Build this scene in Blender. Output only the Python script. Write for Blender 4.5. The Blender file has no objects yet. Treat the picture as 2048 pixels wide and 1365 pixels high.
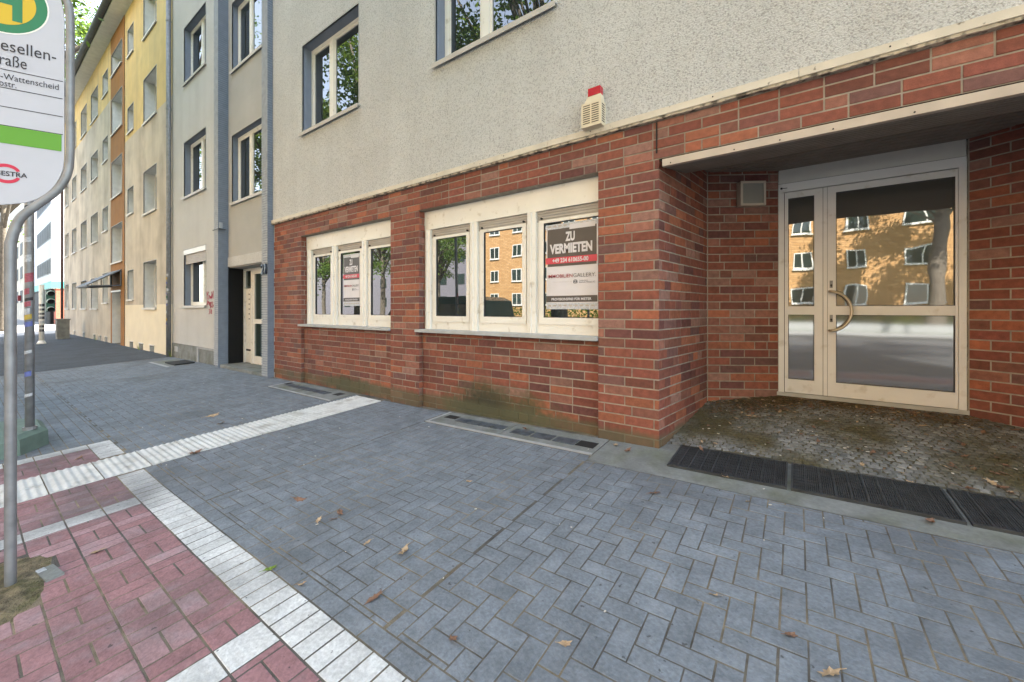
import bpy, math, random
from mathutils import Vector, Matrix, Euler
from mathutils import noise as mnoise
R = random.Random(7)
scn = bpy.context.scene
COL = scn.collection

# ------------------------------------------------------------------ camera
FPX, TH = 790.0, math.radians(35.7)
CAM = Vector((0.921, -3.366, 1.155))
cd = bpy.data.cameras.new('camera'); cam = bpy.data.objects.new('camera', cd); COL.objects.link(cam)
cd.sensor_width = 36; cd.lens = FPX / 2048 * 36; cd.shift_y = -(682.5 - 619) / 2048
cd.clip_start = 0.05; cd.clip_end = 2000
cam.location = CAM; cam.rotation_euler = (math.radians(90), 0, TH)
scn.camera = cam
FW = Vector((-math.sin(TH), math.cos(TH), 0)); RT = Vector((math.cos(TH), math.sin(TH), 0))
def prj(p):
    v = Vector(p) - CAM; Z = v.dot(FW)
    if Z < 0.2: return None
    return 1024 + FPX * v.dot(RT) / Z, 619 - FPX * v.z / Z, Z

# ------------------------------------------------------------------ world, sun, exposure
ELEV = math.radians(50); SDIR = Vector((0.42, 0.91, 0)).normalized()
w = bpy.data.worlds.new('World'); scn.world = w; w.use_nodes = True
nt = w.node_tree; bg = nt.nodes['Background']
sky = nt.nodes.new('ShaderNodeTexSky'); sky.sky_type = 'NISHITA'; sky.sun_disc = False
sky.sun_elevation = ELEV; sky.sun_rotation = math.atan2(SDIR.x, SDIR.y)
sky.air_density = 1.0; sky.dust_density = 0.9; sky.ozone_density = 0.6
hs = nt.nodes.new('ShaderNodeHueSaturation'); hs.inputs['Saturation'].default_value = 0.6
nt.links.new(sky.outputs[0], hs.inputs['Color']); nt.links.new(hs.outputs[0], bg.inputs['Color'])
bg.inputs['Strength'].default_value = 0.15
sl = bpy.data.lights.new('sun', 'SUN'); sl.energy = 4.2; sl.angle = math.radians(0.53); sl.color = (1, .94, .84)
so = bpy.data.objects.new('sun', sl); COL.objects.link(so)
sv = Vector((SDIR.x * math.cos(ELEV), SDIR.y * math.cos(ELEV), math.sin(ELEV)))
so.rotation_euler = sv.to_track_quat('Z', 'Y').to_euler(); so.location = (0, 0, 60)
scn.view_settings.view_transform = 'Standard'; scn.view_settings.look = 'None'
scn.view_settings.exposure = 3.1; scn.view_settings.gamma = 1
scn.render.engine = 'CYCLES'
scn.cycles.max_bounces = 6; scn.cycles.diffuse_bounces = 2; scn.cycles.glossy_bounces = 3
scn.cycles.use_denoising = True; scn.cycles.sample_clamp_indirect = 8

# ------------------------------------------------------------------ materials
def mat(name, col, rough=.85, metal=0, var=.12, vs=6, bump=0, bs=60, col2=None, c2s=2.0, c2t=(.45, .7), spec=.5, objcol=False,
        streak=0, moss=None, dirt=False, emis=None, bdist=.01, v2=0):
    m = bpy.data.materials.new(name); m.use_nodes = True
    t = m.node_tree; N = t.nodes; L = t.links; b = N['Principled BSDF']
    geo = N.new('ShaderNodeNewGeometry'); P = geo.outputs['Position']
    def noise(scale, det=3, vec=P):
        n = N.new('ShaderNodeTexNoise'); n.inputs['Scale'].default_value = scale; n.inputs['Detail'].default_value = det
        L.new(vec, n.inputs['Vector']); return n.outputs['Fac']
    def mix(a, bb, fac, typ='MIX'):
        x = N.new('ShaderNodeMix'); x.data_type = 'RGBA'; x.blend_type = typ
        for s, v in ((6, a), (7, bb)):
            if isinstance(v, tuple): x.inputs[s].default_value = (*v[:3], 1)
            else: L.new(v, x.inputs[s])
        if isinstance(fac, (int, float)): x.inputs[0].default_value = fac
        else: L.new(fac, x.inputs[0])
        return x.outputs[2]
    def ramp(f, a, bb, lo=0., hi=1.):
        r = N.new('ShaderNodeMapRange'); L.new(f, r.inputs[0]); r.inputs[1].default_value = a; r.inputs[2].default_value = bb
        r.inputs[3].default_value = lo; r.inputs[4].default_value = hi; return r.outputs[0]
    if objcol:
        oi = N.new('ShaderNodeObjectInfo'); at = N.new('ShaderNodeAttribute'); at.attribute_name = 'Col'
        c = mix(oi.outputs['Color'], at.outputs['Color'], 1.0, 'ADD')
    else:
        rgb = N.new('ShaderNodeRGB'); rgb.outputs[0].default_value = (*col, 1); c = rgb.outputs[0]
    if col2: c = mix(c, col2, ramp(noise(c2s, 4), c2t[0], c2t[1]))
    if var:
        f = ramp(noise(vs, 5), .3, .7, 1 - var, 1 + var)
        cb = N.new('ShaderNodeCombineColor')
        for i in range(3): L.new(f, cb.inputs[i])
        c = mix(c, cb.outputs[0], 1.0, 'MULTIPLY')
    if v2:
        f = ramp(noise(vs * 9, 2), .3, .7, 1 - v2, 1 + v2)
        cb = N.new('ShaderNodeCombineColor')
        for i in range(3): L.new(f, cb.inputs[i])
        c = mix(c, cb.outputs[0], 1.0, 'MULTIPLY')
    if streak:
        mp = N.new('ShaderNodeMapping'); mp.inputs['Scale'].default_value = (1.6, 1.6, .12); L.new(P, mp.inputs['Vector'])
        f = ramp(noise(1.5, 5, mp.outputs[0]), .42, .7, 0, streak)
        c = mix(c, (.22, .19, .15), f)
    if dirt:
        c = mix(c, (.085, .09, .095), ramp(noise(.9, 6), .52, .72, 0, .62)); c = mix(c, (.34, .36, .38), ramp(noise(9, 5), .52, .75, 0, .28))
        c = mix(c, (.05, .05, .05), ramp(noise(30, 2), .715, .745, 0, .7))
    if moss:   # list of (x centre, x radius, height, colour, strength): grime that grew at the foot of the wall
        sp = N.new('ShaderNodeSeparateXYZ'); L.new(P, sp.inputs[0])
        for (xc, xr, h, mc, st) in moss:
            def math_(op, a_, b_=None):
                q = N.new('ShaderNodeMath'); q.operation = op
                for i, v in enumerate((a_, b_)):
                    if v is None: continue
                    if isinstance(v, (int, float)): q.inputs[i].default_value = v
                    else: L.new(v, q.inputs[i])
                return q.outputs[0]
            dx = math_('DIVIDE', math_('SUBTRACT', sp.outputs[0], xc), xr)
            dz = math_('DIVIDE', sp.outputs[2], h)
            d = math_('ADD', math_('MULTIPLY', dx, dx), math_('MULTIPLY', dz, dz))
            d = math_('ADD', d, math_('ADD', math_('MULTIPLY', noise(5, 6), 1.0), math_('MULTIPLY', noise(26, 4), .75)))
            c = mix(c, mc, ramp(d, 1.15, 1.75, st, 0))
    L.new(c, b.inputs['Base Color'])
    b.inputs['Roughness'].default_value = rough; b.inputs['Metallic'].default_value = metal
    b.inputs['Specular IOR Level'].default_value = spec
    if bump:
        bn = N.new('ShaderNodeBump'); bn.inputs['Strength'].default_value = bump; bn.inputs['Distance'].default_value = bdist
        L.new(noise(bs, 4), bn.inputs['Height']); L.new(bn.outputs[0], b.inputs['Normal'])
    if emis:
        b.inputs['Emission Color'].default_value = (*emis[:3], 1); b.inputs['Emission Strength'].default_value = emis[3]
    return m
def glass(name, wave=0, ws=3, rough=.0, tint=(.012, .016, .016), ior=2.6):
    m = bpy.data.materials.new(name); m.use_nodes = True; t = m.node_tree; b = t.nodes['Principled BSDF']
    b.inputs['Base Color'].default_value = (*tint, 1); b.inputs['Roughness'].default_value = rough; b.inputs['IOR'].default_value = ior
    if wave:
        g = t.nodes.new('ShaderNodeNewGeometry'); n = t.nodes.new('ShaderNodeTexNoise'); n.inputs['Scale'].default_value = ws
        n.inputs['Detail'].default_value = 1
        bp = t.nodes.new('ShaderNodeBump'); bp.inputs['Strength'].default_value = wave; bp.inputs['Distance'].default_value = .02
        t.links.new(g.outputs['Position'], n.inputs['Vector']); t.links.new(n.outputs['Fac'], bp.inputs['Height'])
        t.links.new(bp.outputs[0], b.inputs['Normal'])
    return m
MOSS = [(-1.75, 1.0, .42, (.075, .08, .035), .8), (-1.95, .50, .30, (.03, .03, .022), .65), (-4.6, .9, .16, (.07, .08, .04), .7),
        (-1.5, 9, .13, (.10, .10, .055), .7)]
M = {}
M['brick'] = mat('brick_clay', (.3, .1, .06), .82, var=.2, vs=22, v2=.1, bump=.35, bs=90, objcol=True, moss=MOSS, bdist=.004, spec=.35)
M['mortar'] = mat('brick_mortar', (.33, .29, .235), .95, var=.2, vs=15, col2=(.22, .18, .14), c2s=1.3, bump=.4, bs=150, moss=MOSS, bdist=.004)
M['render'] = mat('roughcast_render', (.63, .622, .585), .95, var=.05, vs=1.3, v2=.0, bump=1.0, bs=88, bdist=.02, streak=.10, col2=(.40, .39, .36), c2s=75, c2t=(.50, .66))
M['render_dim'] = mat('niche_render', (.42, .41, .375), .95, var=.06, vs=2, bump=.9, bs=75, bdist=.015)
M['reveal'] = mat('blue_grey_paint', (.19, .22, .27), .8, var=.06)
M['edge'] = mat('pale_edge_paint', (.42, .42, .40), .8, var=.06)
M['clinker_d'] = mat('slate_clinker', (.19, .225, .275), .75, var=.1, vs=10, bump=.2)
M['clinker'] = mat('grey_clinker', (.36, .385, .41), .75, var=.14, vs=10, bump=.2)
M['cream'] = mat('cream_lacquer', (.80, .775, .70), .42, var=.05, vs=3, col2=(.52, .47, .37), c2s=11, c2t=(.60, .80), spec=.5)
M['white'] = mat('white_lacquer', (.72, .71, .66), .45, var=.05, vs=3)
M['shutter'] = mat('shutter_slat', (.44, .40, .35), .6, var=.08)
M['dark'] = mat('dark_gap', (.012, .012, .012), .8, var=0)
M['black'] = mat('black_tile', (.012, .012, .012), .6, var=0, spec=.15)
M['sill'] = mat('fibre_cement', (.42, .43, .42), .8, var=.12, vs=9, bump=.2)
M['metal_sill'] = mat('coated_sill', (.50, .47, .42), .5, var=.08)
M['trim'] = mat('old_painted_trim', (.62, .56, .45), .6, var=.1, vs=6, col2=(.10, .08, .05), c2s=26, c2t=(.66, .78))
M['trimlow'] = mat('weathered_trim_edge', (.50, .44, .34), .7, var=.2, vs=8, col2=(.10, .085, .065), c2s=18, c2t=(.46, .60))
M['lip'] = mat('canopy_lip', (.50, .42, .34), .6, var=.12, vs=5)
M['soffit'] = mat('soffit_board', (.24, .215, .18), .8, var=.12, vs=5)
M['alu'] = mat('pale_aluminium', (.74, .74, .73), .38, var=.05, vs=4, col2=(.50, .47, .41), c2s=9, c2t=(.60, .82), spec=.6)
M['handle'] = mat('bronze_anodised', (.50, .44, .34), .3, metal=.6, var=.03)
M['steel'] = mat('galvanised_steel', (.25, .255, .26), .5, metal=.35, var=.18, vs=14, bump=.1, bs=40)
M['steel_d'] = mat('dark_zinc', (.10, .11, .12), .55, metal=.3, var=.15)
M['door_g'] = glass('door_glass', .075, 2.6, rough=.012, tint=(.085, .085, .078))
M['door_g2'] = glass('door_glass_low', .05, 1.5, rough=.05, tint=(.10, .10, .095))
M['win_g'] = glass('window_glass', .035, 2.0, ior=2.4, tint=(.02, .026, .027))
M['far_g'] = mat('far_window', (.05, .055, .06), .7, var=.3, vs=.8, spec=.2)
M['grn_g'] = glass('green_glass', .03, 2.0, tint=(.03, .045, .04), ior=1.6)
M['paver'] = mat('grey_paver', (.15, .17, .2), .8, var=.16, vs=7, v2=.16, bump=.6, bs=95, objcol=True, bdist=.005, spec=.35, dirt=True)
M['stone'] = M['paver']
M['joint'] = mat('joint_sand', (.10, .094, .082), .98, col2=(.22, .18, .12), c2s=1.7, c2t=(.46, .66), var=.35, vs=14, bump=.6, bs=200)
M['wjoint'] = mat('pale_joint', (.30, .29, .27), .98, var=.3, vs=14)
M['conc'] = mat('apron_concrete', (.20, .21, .20), .9, var=.2, vs=5, v2=.1, bump=.3, bs=90, col2=(.13, .14, .10), c2s=3)
M['kerb'] = mat('kerb_concrete', (.36, .37, .37), .9, var=.15, vs=8, bump=.3)
M['asph'] = mat('asphalt', (.048, .058, .072), .9, var=.22, vs=2.5, v2=.2, bump=.5, bs=220)
M['grate'] = mat('cast_grating', (.05, .055, .058), .6, metal=.3, var=.3, vs=9, bump=.3)
M['soil'] = mat('bare_soil', (.20, .165, .10), .98, var=.5, vs=22, col2=(.10, .10, .04), c2s=9, bump=1, bs=90, bdist=.02)
M['cob'] = mat('mosaic_cobble', (.15, .15, .14), .95, var=.2, vs=9, v2=.15, bump=.4, bs=120, objcol=True, col2=(.10, .088, .05), c2s=1.6, c2t=(.42, .58), spec=.2)
M['cobj'] = mat('cobble_joint', (.10, .088, .055), .98, var=.4, vs=12, bump=.6)
M['grass'] = mat('grass', (.07, .11, .03), .9, var=.4, vs=5, bump=1, bs=40)
M['yel'] = mat('yellow_render', (.66, .50, .21), .92, var=.1, vs=2, bump=.4, bs=50, streak=.25)
M['beige'] = mat('beige_render', (.56, .50, .39), .93, var=.14, vs=1.1, bump=.4, bs=50, streak=.26, col2=(.40, .35, .27), c2s=.9)
M['cream_r'] = mat('cream_render', (.76, .68, .50), .92, var=.05, vs=2, bump=.2)
M['ochre'] = mat('ochre_render', (.29, .13, .025), .92, var=.12, vs=2, bump=.3, streak=.2)
M['wreveal'] = mat('white_reveal', (.70, .69, .64), .85, var=.08)
M['roof'] = mat('roof_tiles', (.12, .06, .045), .85, var=.2)
M['wbld'] = mat('white_facade', (.66, .66, .68), .85, var=.04)
M['orbr'] = mat('flat_red_brick', (.38, .12, .07), .85, var=.15, vs=8)
M['teal'] = mat('teal_fascia', (.08, .42, .36), .6, var=.02)
M['leafb'] = mat('dry_leaf', (.21, .115, .07), .7, var=.35, vs=40, bump=.5, bs=200)
M['leafy'] = mat('pale_dry_leaf', (.42, .30, .18), .7, var=.35, vs=40)
M['litter_b'] = mat('litter_brown', (.13, .085, .04), .9, var=.4, vs=60)
M['litter_c'] = mat('litter_tan', (.24, .17, .09), .9, var=.4, vs=60)
M['leafg'] = mat('green_leaf', (.16, .24, .03), .6, var=.2, vs=40)
M['litter'] = mat('pale_litter', (.6, .56, .48), .8, var=.2)
M['bark'] = mat('tree_bark', (.13, .11, .085), .95, var=.35, vs=9, bump=1, bs=22)
M['red'] = mat('red_lens', (.45, .01, .03), .25, var=.04)
M['alarm'] = mat('alarm_cream', (.66, .58, .42), .5, var=.05)
M['alarm_d'] = mat('louvre_shadow', (.05, .04, .03), .8, var=0)
M['lampw'] = mat('lamp_frame', (.50, .44, .36), .5, var=.03)
M['lampd'] = mat('lamp_diffuser', (.26, .25, .22), .4, var=.04)
M['signw'] = mat('sign_white', (.47, .47, .51), .35, var=.03)
M['sgreen'] = mat('sign_green', (.015, .18, .08), .4, var=0)
M['syel'] = mat('sign_yellow', (.60, .40, .02), .4, var=0)
M['slime'] = mat('sign_lime', (.10, .30, .02), .4, var=0)
M['ink'] = mat('print_black', (.02, .018, .025), .5, var=0)
M['sred'] = mat('print_red', (.55, .02, .06), .5, var=0)
M['pgrey'] = mat('poster_charcoal', (.075, .065, .06), .45, var=.12, vs=5)
M['pwhite'] = mat('poster_white', (.66, .64, .66), .45, var=.05, vs=5)
M['tape'] = mat('poster_tape', (.50, .52, .56), .4, var=.25, vs=70)
M['pred'] = mat('poster_red', (.62, .05, .08), .45, var=.04)
M['pdred'] = mat('poster_dark_red', (.36, .02, .03), .5, var=0)
M['base_g'] = mat('recycled_green', (.14, .20, .165), .75, var=.14, vs=8, bump=.25)
M['num'] = mat('number_blue', (.03, .045, .07), .4, var=0)
M['graf'] = mat('spray_red', (.42, .04, .09), .8, var=.1)
M['van'] = mat('van_green', (.035, .09, .085), .25, var=.02)
M['tyre'] = mat('rubber', (.02, .02, .02), .8, var=0)
M['cab'] = mat('cabinet_grey', (.20, .19, .16), .8, var=.25, vs=6)
M['line'] = mat('road_paint', (.6, .6, .6), .8, var=.2)
M['stk1'] = mat('sticker_white', (.42, .44, .46), .5, var=.3, vs=60)
M['stk2'] = mat('sticker_yellow', (.42, .30, .05), .5, var=.1)
M['stk3'] = mat('sticker_blue', (.10, .13, .35), .5, var=.2)
M['stk4'] = mat('sticker_red', (.32, .07, .10), .5, var=.3, vs=60)
M['tl'] = mat('signal_green', (.02, .10, .07), .4, var=0)
M['tlh'] = mat('signal_visor', (.50, .60, .56), .4, var=0)
def leafmat():
    m = mat('tree_leaf', (.075, .13, .025), .6, var=.3, vs=1.2, v2=.3)
    t = m.node_tree; b = t.nodes['Principled BSDF']; tr = t.nodes.new('ShaderNodeBsdfTranslucent'); ms = t.nodes.new('ShaderNodeMixShader')
    tr.inputs[0].default_value = (.22, .34, .04, 1); ms.inputs[0].default_value = .4
    t.links.new(b.outputs[0], ms.inputs[1]); t.links.new(tr.outputs[0], ms.inputs[2]); t.links.new(ms.outputs[0], t.nodes['Material Output'].inputs[0])
    return m
M['leaf'] = leafmat()
def farbrick():
    m = bpy.data.materials.new('far_orange_brick'); m.use_nodes = True; t = m.node_tree; b = t.nodes['Principled BSDF']
    g = t.nodes.new('ShaderNodeNewGeometry'); s = t.nodes.new('ShaderNodeSeparateXYZ'); c = t.nodes.new('ShaderNodeCombineXYZ')
    br = t.nodes.new('ShaderNodeTexBrick'); t.links.new(g.outputs['Position'], s.inputs[0])
    t.links.new(s.outputs[0], c.inputs[0]); t.links.new(s.outputs[2], c.inputs[1]); t.links.new(c.outputs[0], br.inputs['Vector'])
    br.inputs['Scale'].default_value = 1; br.inputs['Brick Width'].default_value = .5; br.inputs['Row Height'].default_value = .17
    br.inputs['Mortar Size'].default_value = .012
    br.inputs['Color1'].default_value = (.60, .36, .16, 1); br.inputs['Color2'].default_value = (.50, .28, .11, 1); br.inputs['Mortar'].default_value = (.25, .15, .08, 1)
    t.links.new(br.outputs[0], b.inputs['Base Color']); b.inputs['Roughness'].default_value = .9
    return m
M['farbrick'] = farbrick()

# ------------------------------------------------------------------ mesh helpers
class MB:
    def __init__(s): s.v = []; s.f = []; s.m = []; s.c = []; s.mats = []
    def mi(s, m):
        if m is None: return 0
        if m not in s.mats: s.mats.append(m)
        return s.mats.index(m)
    def face(s, pts, m=None, c=None):
        n = len(s.v); s.v += [tuple(p) for p in pts]; s.f.append(tuple(range(n, n + len(pts)))); s.m.append(s.mi(m)); s.c.append(c)
    def box(s, x0, x1, y0, y1, z0, z1, m=None, T=None, c=None, skip=()):
        n = len(s.v)
        P = [(x, y, z) for z in (z0, z1) for y in (y0, y1) for x in (x0, x1)]
        if T is not None: P = [tuple(T @ Vector(p)) for p in P]
        s.v += P
        for k, f in enumerate(((0, 2, 3, 1), (4, 5, 7, 6), (0, 1, 5, 4), (2, 6, 7, 3), (0, 4, 6, 2), (1, 3, 7, 5))):
            if k in skip: continue
            s.f.append(tuple(n + i for i in f)); s.m.append(s.mi(m)); s.c.append(c)
    def chamf(s, w, h, d, ch, T, c=None):
        # block seen from its front (local -y): chamfered front face, sides, open back
        n = len(s.v)
        P = [(x * w / 2, d, z * h / 2) for x, z in ((-1, -1), (1, -1), (1, 1), (-1, 1))]
        P += [(x * w / 2, ch, z * h / 2) for x, z in ((-1, -1), (1, -1), (1, 1), (-1, 1))]
        P += [(x * (w / 2 - ch), 0, z * (h / 2 - ch)) for x, z in ((-1, -1), (1, -1), (1, 1), (-1, 1))]
        s.v += [tuple(T @ Vector(p)) for p in P]
        F = [(8, 9, 10, 11)]
        for i in range(4):
            j = (i + 1) % 4; F.append((i, j, 4 + j, 4 + i)); F.append((4 + i, 4 + j, 8 + j, 8 + i))
        for f in F: s.f.append(tuple(n + i for i in f)); s.m.append(0); s.c.append(c)
    def tube(s, path, rad, seg=12, m=None, cap=True):
        path = [Vector(p) for p in path]; n0 = len(s.v); k = len(path)
        rads = rad if isinstance(rad, (list, tuple)) else [rad] * k
        prev = None
        for i, p in enumerate(path):
            d = (path[min(i + 1, k - 1)] - path[max(i - 1, 0)]).normalized()
            if prev is None:
                u = d.orthogonal().normalized()
            else:
                u = (prev - d * prev.dot(d)).normalized()
            prev = u; v = d.cross(u)
            for j in range(seg):
                a = 2 * math.pi * j / seg; s.v.append(tuple(p + (u * math.cos(a) + v * math.sin(a)) * rads[i]))
        for i in range(k - 1):
            for j in range(seg):
                a = n0 + i * seg + j; b = n0 + i * seg + (j + 1) % seg
                s.f.append((a, b, b + seg, a + seg)); s.m.append(s.mi(m)); s.c.append(None)
        if cap:
            s.f.append(tuple(n0 + j for j in range(seg))[::-1]); s.m.append(s.mi(m)); s.c.append(None)
            s.f.append(tuple(n0 + (k - 1) * seg + j for j in range(seg))); s.m.append(s.mi(m)); s.c.append(None)
    def prism(s, poly, n, depth, m=None):
        # poly: 3D points of the front outline; extruded along vector n by depth
        n = Vector(n).normalized() * depth; A = [Vector(p) for p in poly]; B = [p + n for p in A]
        s.face(A, m); s.face(B[::-1], m)
        for i in range(len(A)):
            j = (i + 1) % len(A); s.face([A[i], B[i], B[j], A[j]], m)
    def mesh(s, name, m=None):
        me = bpy.data.meshes.new(name); me.from_pydata(s.v, [], s.f)
        if s.mats:
            for x in s.mats: me.materials.append(x)
            me.polygons.foreach_set('material_index', s.m)
        elif m: me.materials.append(m)
        if any(c is not None for c in s.c):
            a = me.attributes.new('Col', 'FLOAT_COLOR', 'FACE'); buf = []
            for c in s.c: buf += [*(c or (0, 0, 0)), 1]
            a.data.foreach_set('color', buf)
        me.update(); return me
    def build(s, name, m=None, parent=None, smooth=False, kind=None, label=None):
        me = s.mesh(name, m); o = link(bpy.data.objects.new(name, me), parent)
        if smooth: me.polygons.foreach_set('use_smooth', [True] * len(me.polygons))
        if kind: o['kind'] = kind
        if label: o['label'] = label
        if any(c is not None for c in s.c): o.color = (0, 0, 0, 1)
        return o
def link(o, parent=None):
    COL.objects.link(o)
    if parent is not None:
        o.parent = parent; o.matrix_parent_inverse = W(parent).inverted()
    return o
_W = {}
def W(o): return _W.get(o.name, Matrix.Identity(4))
def thing(name, label, cat, loc=(0, 0, 0), group=None):
    o = bpy.data.objects.new(name, None); o.empty_display_size = .2; COL.objects.link(o); o.location = loc
    _W[o.name] = Matrix.Translation(loc); tag(o, label, cat, group); return o
def tag(o, label, cat, group=None):
    o['label'] = label; o['category'] = cat
    if group: o['group'] = group
    return o
def struct(o): o['kind'] = 'structure'; return o
def bx(name, x0, x1, y0, y1, z0, z1, m, parent=None, label=None):
    b = MB(); b.box(x0, x1, y0, y1, z0, z1); return b.build(name, m, parent, label=label)
def text_obj(s, name, m, parent, origin, u, v, w, h, bold=0.0, th=.001, ink_z=.0):
    """lettering fitted to a box w x h whose lower-left corner is origin, reading along u, up along v"""
    cu = bpy.data.curves.new(name, 'FONT'); cu.body = s; cu.offset = bold; cu.resolution_u = 3; cu.extrude = 0
    o = bpy.data.objects.new(name, cu); COL.objects.link(o); bpy.context.view_layer.update()
    me = bpy.data.meshes.new_from_object(o.evaluated_get(bpy.context.evaluated_depsgraph_get())); bpy.data.objects.remove(o)
    xs = [q.co.x for q in me.vertices]; ys = [q.co.y for q in me.vertices]
    x0, x1, y0, y1 = min(xs), max(xs), min(ys), max(ys)
    u = Vector(u).normalized(); v = Vector(v).normalized(); n = u.cross(v); O = Vector(origin)
    for q in me.vertices:
        q.co = O + u * ((q.co.x - x0) / (x1 - x0) * w) + v * ((q.co.y - y0) / (y1 - y0) * h) + n * th
    me.materials.clear(); me.materials.append(m); me.name = name
    return link(bpy.data.objects.new(name, me), parent)

# ------------------------------------------------------------------ terrain
def gA(X):
    if X >= -3: return .0266 * min(X, 2.6)
    if X >= -13: return -.08 + .006 * (X + 3)
    return -.14 + .002 * (max(X, -38) + 13)
def gz(X, Y): return gA(X) + .05 * max(-3.9, min(Y, 0))
def gT(X, Y, rz=0, dz=0, tilt=0):
    e = .05; dx = (gz(X + e, Y) - gz(X - e, Y)) / (2 * e); dy = (gz(X, Y + e) - gz(X, Y - e)) / (2 * e)
    n = Vector((-dx + R.uniform(-tilt, tilt), -dy + R.uniform(-tilt, tilt), 1)).normalized()
    x = Vector((math.cos(rz), math.sin(rz), 0)); x = (x - n * x.dot(n)).normalized(); y = n.cross(x)
    m = Matrix((x, y, n)).transposed().to_4x4(); m.translation = (X, Y, gz(X, Y) + dz); return m
def sheet(name, x0, x1, y0, y1, dz, m, parent=None, nx=None, ny=2, zf=None):
    b = MB(); xs = sorted(set([x0, x1] + [q for q in (-38, -13, -3, 0, 2.6) if x0 < q < x1] + ([x0 + (x1 - x0) * i / nx for i in range(nx)] if nx else [])))
    ys = sorted(set([y0, y1] + [q for q in (-3.9, 0) if y0 < q < y1]))
    f = zf or (lambda x, y: gz(x, y))
    for i in range(len(xs) - 1):
        for j in range(len(ys) - 1):
            b.face([(xs[i], ys[j], f(xs[i], ys[j]) + dz), (xs[i + 1], ys[j], f(xs[i + 1], ys[j]) + dz), (xs[i + 1], ys[j + 1], f(xs[i + 1], ys[j + 1]) + dz), (xs[i], ys[j + 1], f(xs[i], ys[j + 1]) + dz)])
    return b.build(name, m, parent)
rz_ = lambda x, y: gA(x) - .195 - .13
ground = struct(sheet('ground', -600, 600, -400, 400, -.25, M['grass'], zf=lambda x, y: gA(x) - .35))
road = struct(sheet('road', -500, 500, -19, -4.02, 0, mat('pale_road_asphalt', (.10, .105, .11), .9, var=.15, vs=1.5, bump=.4, bs=120), zf=rz_))  # asphalt lightened in colour so the mirrored road looks sunlit
for k in range(-14, 14): pass
b = MB()
for k in range(-20, 20):
    x = k * 6.; z = rz_(x, 0) + .004; b.face([(x, -11.6, rz_(x, 0) + .004), (x + 3, -11.6, rz_(x + 3, 0) + .004), (x + 3, -11.45, rz_(x + 3, 0) + .004), (x, -11.45, rz_(x, 0) + .004)])
mk = b.build('lane_marking', M['line'], road)
pav = struct(sheet('pavement', -33, 14, -3.88, .35, -.0015, M['joint']))
struct(sheet('asphalt_footway', -33.0, -12.96, -3.88, .02, .004, M['asph']))
struct(sheet('side_street', -300, -33.0, -3.88, 80, -.002, mat('sunlit_paving', (.26, .25, .24), .9, var=.15, vs=2), zf=lambda x, y: gz(x, y)))
b = MB()
for i in range(-40, 15):   # kerb stones along the road
    x = i * 1.0; T = gT(x + .5, -3.95); b.box(-.495, .495, -.07, .07, -.35, .002, T=T)
kb = b.build('kerb', M['kerb']); struct(kb)
struct(sheet('far_pavement', -300, 300, -22.5, -19, .14, M['kerb'], zf=rz_))
struct(sheet('lawn', -300, 300, -33, -22.5, .16, M['grass'], zf=lambda x, y: rz_(x, y) + (.03 * (-22.5 - y))))

# ---- paving: every block clipped to its field
P_ = .087
blocks = []   # kind, x0,x1,y0,y1
def clip_to(rects, kind, x0, x1, y0, y1):
    for (a0, a1, b0, b1) in rects:
        cx0, cx1, cy0, cy1 = max(x0, a0), min(x1, a1), max(y0, b0), min(y1, b1)
        if cx1 - cx0 > .022 and cy1 - cy0 > .022: blocks.append((kind, cx0, cx1, cy0, cy1))
GREY = [(-3.62, -2.42, -2.375, -.02), (-2.42, -.42, -2.375, -.395), (-.42, 3.6, -2.375, -.50), (-12.95, -6.18, -2.46, -.02), (-6.18, -4.30, -2.46, -.43), (-4.30, -4.2, -2.46, -.02)]
WELL_L = (-12.2, -10.7, -.6, -.1)
i0, i1, j0, j1 = int(-13.2 / P_), int(3.8 / P_), int(-2.6 / P_), 1
for i in range(i0, i1):
    for j in range(j0, j1):
        k = (i - j) % 4
        x, y = i * P_, j * P_
        if k == 0: clip_to(GREY, 'g', x, x + 2 * P_, y, y + P_)
        elif k == 3: clip_to(GREY, 'g', x, x + P_, y, y + 2 * P_)
x = -3.62
while x < 3.6: blocks.append(('g', x, min(x + 2 * P_, 3.6), -2.46, -2.375)); x += 2 * P_
r = 0; y = -3.88
while y < -2.46:
    x = -12.95 - (r % 2) * P_
    while x < -4.93: clip_to([(-12.95, -4.93, -3.88, -2.46)], 'g', x, x + 2 * P_, y, y + P_); x += 2 * P_
    y += P_; r += 1
# white edge band: narrow blocks side by side
x = -4.93
while x < 3.6:
    if not (-4.2 < x < -3.66 or -4.2 < x + .095 < -3.66): blocks.append(('w', x, x + .095, -2.63, -2.46))
    x += .095
YR0 = -2.63 - 2 * P_ * 7
def wrow(x0):   # a row of white squares across the red field
    for q in range(7): blocks.append(('w', x0, x0 + .17, YR0 + 2 * P_ * q, YR0 + 2 * P_ * (q + 1)))
wrow(-4.93); wrow(-2.98); wrow(-.905); wrow(1.17)
RED = [(-4.76, -4.2), (-3.63, -2.98), (-2.81, -.905), (-.735, 1.17), (1.34, 3.6)]
for (a0, a1) in RED:
    q = 0
    for jy in range(7):
        y = YR0 + 2 * P_ * jy; i = math.floor(a0 / (2 * P_)) - 1
        while i * 2 * P_ < a1:
            x = i * 2 * P_
            if (i + jy) % 2: 
                for t in (0, 1): clip_to([(a0, a1, -9, 9)], 'r', x + t * P_, x + (t + 1) * P_, y, y + 2 * P_)
            else:
                for t in (0, 1): clip_to([(a0, a1, -9, 9)], 'r', x, x + 2 * P_, y + t * P_, y + (t + 1) * P_)
            i += 1
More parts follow.
